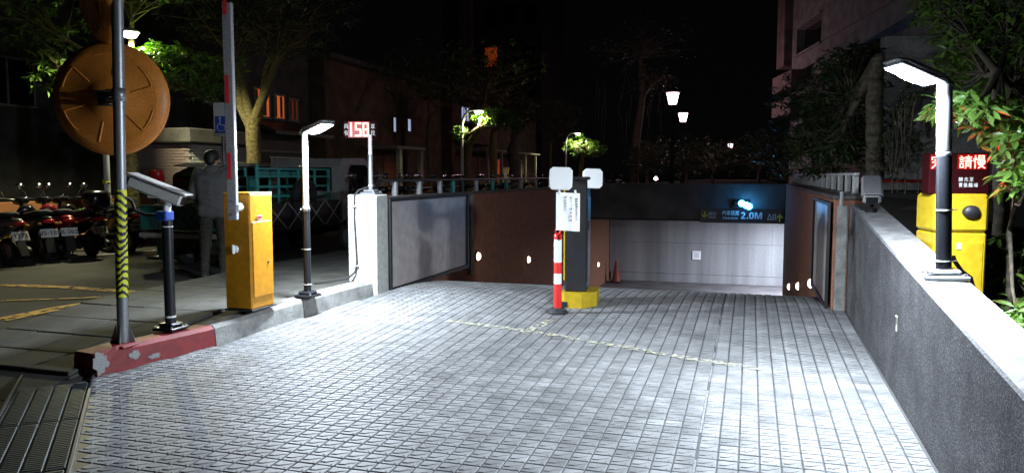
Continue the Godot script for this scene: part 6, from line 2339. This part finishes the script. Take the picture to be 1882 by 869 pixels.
func build_vegetation() -> void:
	var big := leaf_mesh(0.17, 0.062)
	var mid := leaf_mesh(0.12, 0.045)
	var small := leaf_mesh(0.07, 0.03)
	# lamp-lit tree behind the mirror
	var b := ground_of(240, 14.4, 0.1)
	var rel := func(u: float, v: float, d: float, o: Vector3) -> Vector3: return at_d(u, v, d) - o
	tree("broad_leaved_tree", "broad-leaved tree lit bright green by the street lamp behind the mirror", b, [Vector3.ZERO, v3(0, 1.5, 0), v3(0.05, 2.6, 0), v3(0.1, 3.3, 0)], [0.15, 0.13, 0.12, 0.09],
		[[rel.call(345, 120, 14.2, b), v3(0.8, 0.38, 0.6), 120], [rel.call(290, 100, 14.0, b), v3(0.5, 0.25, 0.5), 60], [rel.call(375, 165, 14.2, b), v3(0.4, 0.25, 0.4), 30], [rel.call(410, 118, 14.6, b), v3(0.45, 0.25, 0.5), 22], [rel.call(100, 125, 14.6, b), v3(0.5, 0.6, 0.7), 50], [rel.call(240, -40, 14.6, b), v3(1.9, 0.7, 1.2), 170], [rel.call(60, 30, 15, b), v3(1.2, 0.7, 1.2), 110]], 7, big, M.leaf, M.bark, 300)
	# forked tree behind the boom
	b = ground_of(465, 16.9, 0.1)
	var t2 := tree("forked_tree", "forked yellowish trunk of a dark-crowned tree beside the raised boom", b, [Vector3.ZERO, v3(0, 1.3, 0), v3(0.02, 2.5, 0)], [0.17, 0.15, 0.16],
		[[v3(-0.6, 5.0, 0), v3(1.6, 1.1, 1.3), 220], [v3(1.2, 4.8, 0.2), v3(1.5, 1.0, 1.3), 200]], 6, big, M.leaf_dark, M.bark)
	var st := S()
	tube(st, [v3(0.02, 2.4, 0), v3(-0.24, 2.9, 0.05), v3(-0.3, 3.7, 0.05), v3(-0.5, 4.8, 0)], [0.13, 0.1, 0.09, 0.05], 10)
	tube(st, [v3(0.02, 2.4, 0), v3(0.25, 2.9, 0), v3(0.4, 3.7, 0), v3(0.9, 4.7, 0)], [0.12, 0.09, 0.07, 0.04], 10)
	obj("limbs", st, M.bark, t2)
	# tree leaning under the second street lamp
	b = ground_of(857, 25.3, 0.1)
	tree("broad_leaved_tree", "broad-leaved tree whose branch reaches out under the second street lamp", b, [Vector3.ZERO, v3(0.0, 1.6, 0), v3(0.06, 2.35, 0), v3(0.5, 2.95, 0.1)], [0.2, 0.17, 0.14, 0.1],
		[[rel.call(905, 212, 25.2, b), v3(0.75, 0.28, 0.7), 90], [rel.call(940, 220, 25.4, b), v3(0.6, 0.3, 0.6), 70], [rel.call(848, 245, 25.0, b), v3(0.25, 0.3, 0.3), 22], [rel.call(900, 120, 26.5, b), v3(2.2, 1.0, 1.4), 180]], 7, big, M.leaf, M.bark)
	# plainer trunks further along the street
	for a in [[907, 28.0, 0.16, "knobbly pale trunk of a street tree past the leaning tree", M.bark], [945, 31.0, 0.24, "thick dim trunk of a street tree past the knobbly trunk", M.bark_dark], [788, 21.5, 0.06, "thin pale sapling trunk in front of the porch", M.bark], [1012, 37.0, 0.07, "slender pale trunk near the far street lamp", M.bark]]:
		b = ground_of(a[0], a[1], 0.1)
		tree("street_tree", a[3], b, [Vector3.ZERO, v3(0.02, 1.2, 0), v3(-0.03, 2.2, 0), v3(0.02, 3.0, 0)], [a[2], a[2] * 0.85, a[2] * 1.05, a[2] * 0.7],
			[[v3(0, 4.3, 0), v3(1.6, 0.9, 1.3), 130], [v3(0.8, 3.7, 0.3), v3(1.0, 0.6, 0.9), 50]], 6, big, M.leaf_dark, a[4])
	b = ground_of(1068, 41.5, 0.1)
	tree("round_tree", "small round-crowned tree lit green by the far street lamp", b, [Vector3.ZERO, v3(0, 1.4, 0), v3(0.05, 2.4, 0)], [0.16, 0.14, 0.1], [[v3(0.1, 3.0, 0.1), v3(1.1, 0.6, 0.9), 150], [v3(0.9, 2.8, 0.2), v3(0.6, 0.4, 0.6), 50]], 6, big, M.leaf, M.bark)
	# hanging branches round the first lantern
	b = ground_of(1165, 31.0, 1.14)
	var hb := tree("weeping_tree", "dark tree with bare hanging branches caught by the lantern light", b, [Vector3.ZERO, v3(0.1, 2.0, 0), v3(0.3, 3.6, 0), v3(0.2, 5.0, 0)], [0.2, 0.17, 0.14, 0.09],
		[[v3(0.4, 5.6, 0), v3(2.4, 1.3, 1.6), 220], [v3(0.7, 4.0, 0.4), v3(1.2, 0.8, 0.9), 90]], 6, mid, M.leaf_dark, M.bark_dark)
	st = S()
	for k in 22:
		var p0 := v3(rng.randf_range(-1.6, 1.5), rng.randf_range(3.0, 4.6), rng.randf_range(-1.4, 1.0))
		var dx := rng.randf_range(-0.25, 0.25)
		tube(st, [p0, p0 + v3(dx, -0.5, 0.05), p0 + v3(dx * 1.4, rng.randf_range(-1.0, -1.7), 0.08)], [0.016, 0.011, 0.006], 5)
	for k in 7:
		tube(st, [v3(0.3, 3.3 + k * 0.12, 0), v3(0.6 + k * 0.1, 3.9 + k * 0.05, 0.3), v3(rng.randf_range(0.4, 1.6), 4.3, rng.randf_range(0, 1.0))], [0.06, 0.045, 0.02], 6)
	obj("hanging_branches", st, M.bark_dark, hb)
	# bushes below the lanterns
	for a in [[1262, 30.0, 1.2, "glossy dark bush below the pair of lanterns"], [1310, 34.0, 1.3, "low dark bush between the lanterns and the far lantern"], [1395, 26.0, 1.6, "dark bush beside the tunnel beam's right end"], [1190, 30.0, 1.0, "dark bush at the foot of the weeping tree"]]:
		b = ground_of(a[0], a[1], 1.12)
		tree("park_bush", a[3], b, [Vector3.ZERO, v3(0, 0.4, 0)], [0.08, 0.05], [[v3(0, 1.0, 0), v3(a[2], 0.75, 0.9), 190], [v3(0.3, 1.5, 0.1), v3(a[2] * 0.7, 0.5, 0.7), 90]], 6, mid, M.leaf_dark, M.bark_dark)
	# dark mass of trees on the right
	b = ground_of(1606, 9.6, 1.25)
	tree("dark_tree", "rough-barked tree beside the white slat railing with a dark crown", b, [Vector3.ZERO, v3(0.02, 0.6, 0), v3(-0.03, 1.2, 0), v3(0.0, 1.7, 0)], [0.12, 0.105, 0.1, 0.08],
		[[rel.call(1545, 190, 10.5, b), v3(0.62, 0.75, 0.7), 380], [rel.call(1590, 120, 11.0, b), v3(0.55, 0.4, 0.6), 200], [rel.call(1530, 260, 10.5, b), v3(0.6, 0.5, 0.6), 260]], 6, mid, M.leaf_dark, M.bark_dark)
	b = ground_of(1500, 15.0, 1.25)
	tree("dark_tree", "low dark tree behind the far end of the white slat railing", b, [Vector3.ZERO, v3(0, 0.8, 0)], [0.1, 0.08], [[v3(-0.1, 1.6, 0), v3(0.9, 0.8, 0.8), 260], [v3(-0.6, 0.8, 0), v3(0.7, 0.6, 0.6), 170]], 6, mid, M.leaf_dark, M.bark_dark)
	# saplings in front of the pale garden wall
	for a in [[1640, 8.6, 0.9], [1664, 8.3, 1.15], [1688, 8.5, 1.0], [1650, 8.9, 1.25]]:
		b = ground_of(a[0], a[1], 1.22)
		var sp := []
		for k in 7:
			sp.append([v3(rng.randf_range(-0.22, 0.22), a[2] * rng.randf_range(0.35, 1.05), rng.randf_range(-0.15, 0.15)), v3(0.1, 0.1, 0.1), 4])
		tree("sapling", "thin leafy sapling in front of the pale garden wall", b, [Vector3.ZERO, v3(0.02, 0.15, 0), v3(-0.01, 0.3, 0)], [0.01, 0.008, 0.007], sp, 4, small, M.leaf_dark, M.bark_dark, 0, "saplings by the garden wall")
	# near tree on the right, leaves caught by the lamp and the red board
	b = ground_of(1838, 6.3, 0.24)
	tree("broad_leaved_tree", "near tree over the payment cabinet with leaves lit by the lamp and the red board", b, [Vector3.ZERO, v3(0.03, 0.8, 0), v3(0.0, 1.5, 0), v3(-0.05, 2.1, 0)], [0.07, 0.06, 0.055, 0.045],
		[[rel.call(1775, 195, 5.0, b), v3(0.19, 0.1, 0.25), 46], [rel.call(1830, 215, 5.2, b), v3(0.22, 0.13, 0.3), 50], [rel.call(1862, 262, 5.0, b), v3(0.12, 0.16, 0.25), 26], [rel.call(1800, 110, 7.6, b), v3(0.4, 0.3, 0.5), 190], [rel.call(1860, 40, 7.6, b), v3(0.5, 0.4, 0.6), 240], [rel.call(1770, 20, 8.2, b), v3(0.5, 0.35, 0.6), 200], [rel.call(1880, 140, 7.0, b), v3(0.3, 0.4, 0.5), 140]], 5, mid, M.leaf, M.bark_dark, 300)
	b = ground_of(1862, 5.6, 0.2)
	tree("shrub", "leafy shrub with bright drooping leaves beside the payment cabinet", b, [Vector3.ZERO, v3(0.02, 0.5, 0), v3(0.0, 0.9, 0)], [0.03, 0.025, 0.02],
		[[rel.call(1868, 330, 4.9, b), v3(0.1, 0.1, 0.2), 16], [rel.call(1880, 300, 5.0, b), v3(0.1, 0.15, 0.2), 14], [v3(0.1, 0.5, -0.2), v3(0.35, 0.4, 0.4), 60], [rel.call(1872, 590, 4.3, b), v3(0.1, 0.1, 0.2), 16]], 5, leaf_mesh(0.13, 0.04), M.leaf, M.bark_dark, 120)
	# hedge and planter behind the scooters
	for a in [[-13.2, 9.0, 12.4]]:
		var pl := thing("planter", "low brown planter kerb behind the hedge and scooters", "planter", v3(-13.0, 0.1, -7.0))
		st = S()
		bc(st, v3(-0.3, 0, 0), v3(-0.1, 0.9, -9.0), 0.01)
		bc(st, v3(0.9, 0, 0), v3(1.0, 0.3, -9.0), 0.01)
		obj("wall", st, M.planter, pl)
		var hg := thing("hedge", "clipped green hedge in front of the brown planter wall", "hedge", v3(-12.6, 0.1, -7.0))
		var pts := []
		for k in 1300:
			pts.append(v3(rng.randf_range(-0.3, 0.35), rng.randf_range(0.1, 0.72) + 0.05 * sin(k * 0.1), -rng.randf_range(0, 8.8)))
		foliage(hg, whorls(pts, 4, 0.9, 0.1), small, M.leaf, 0)
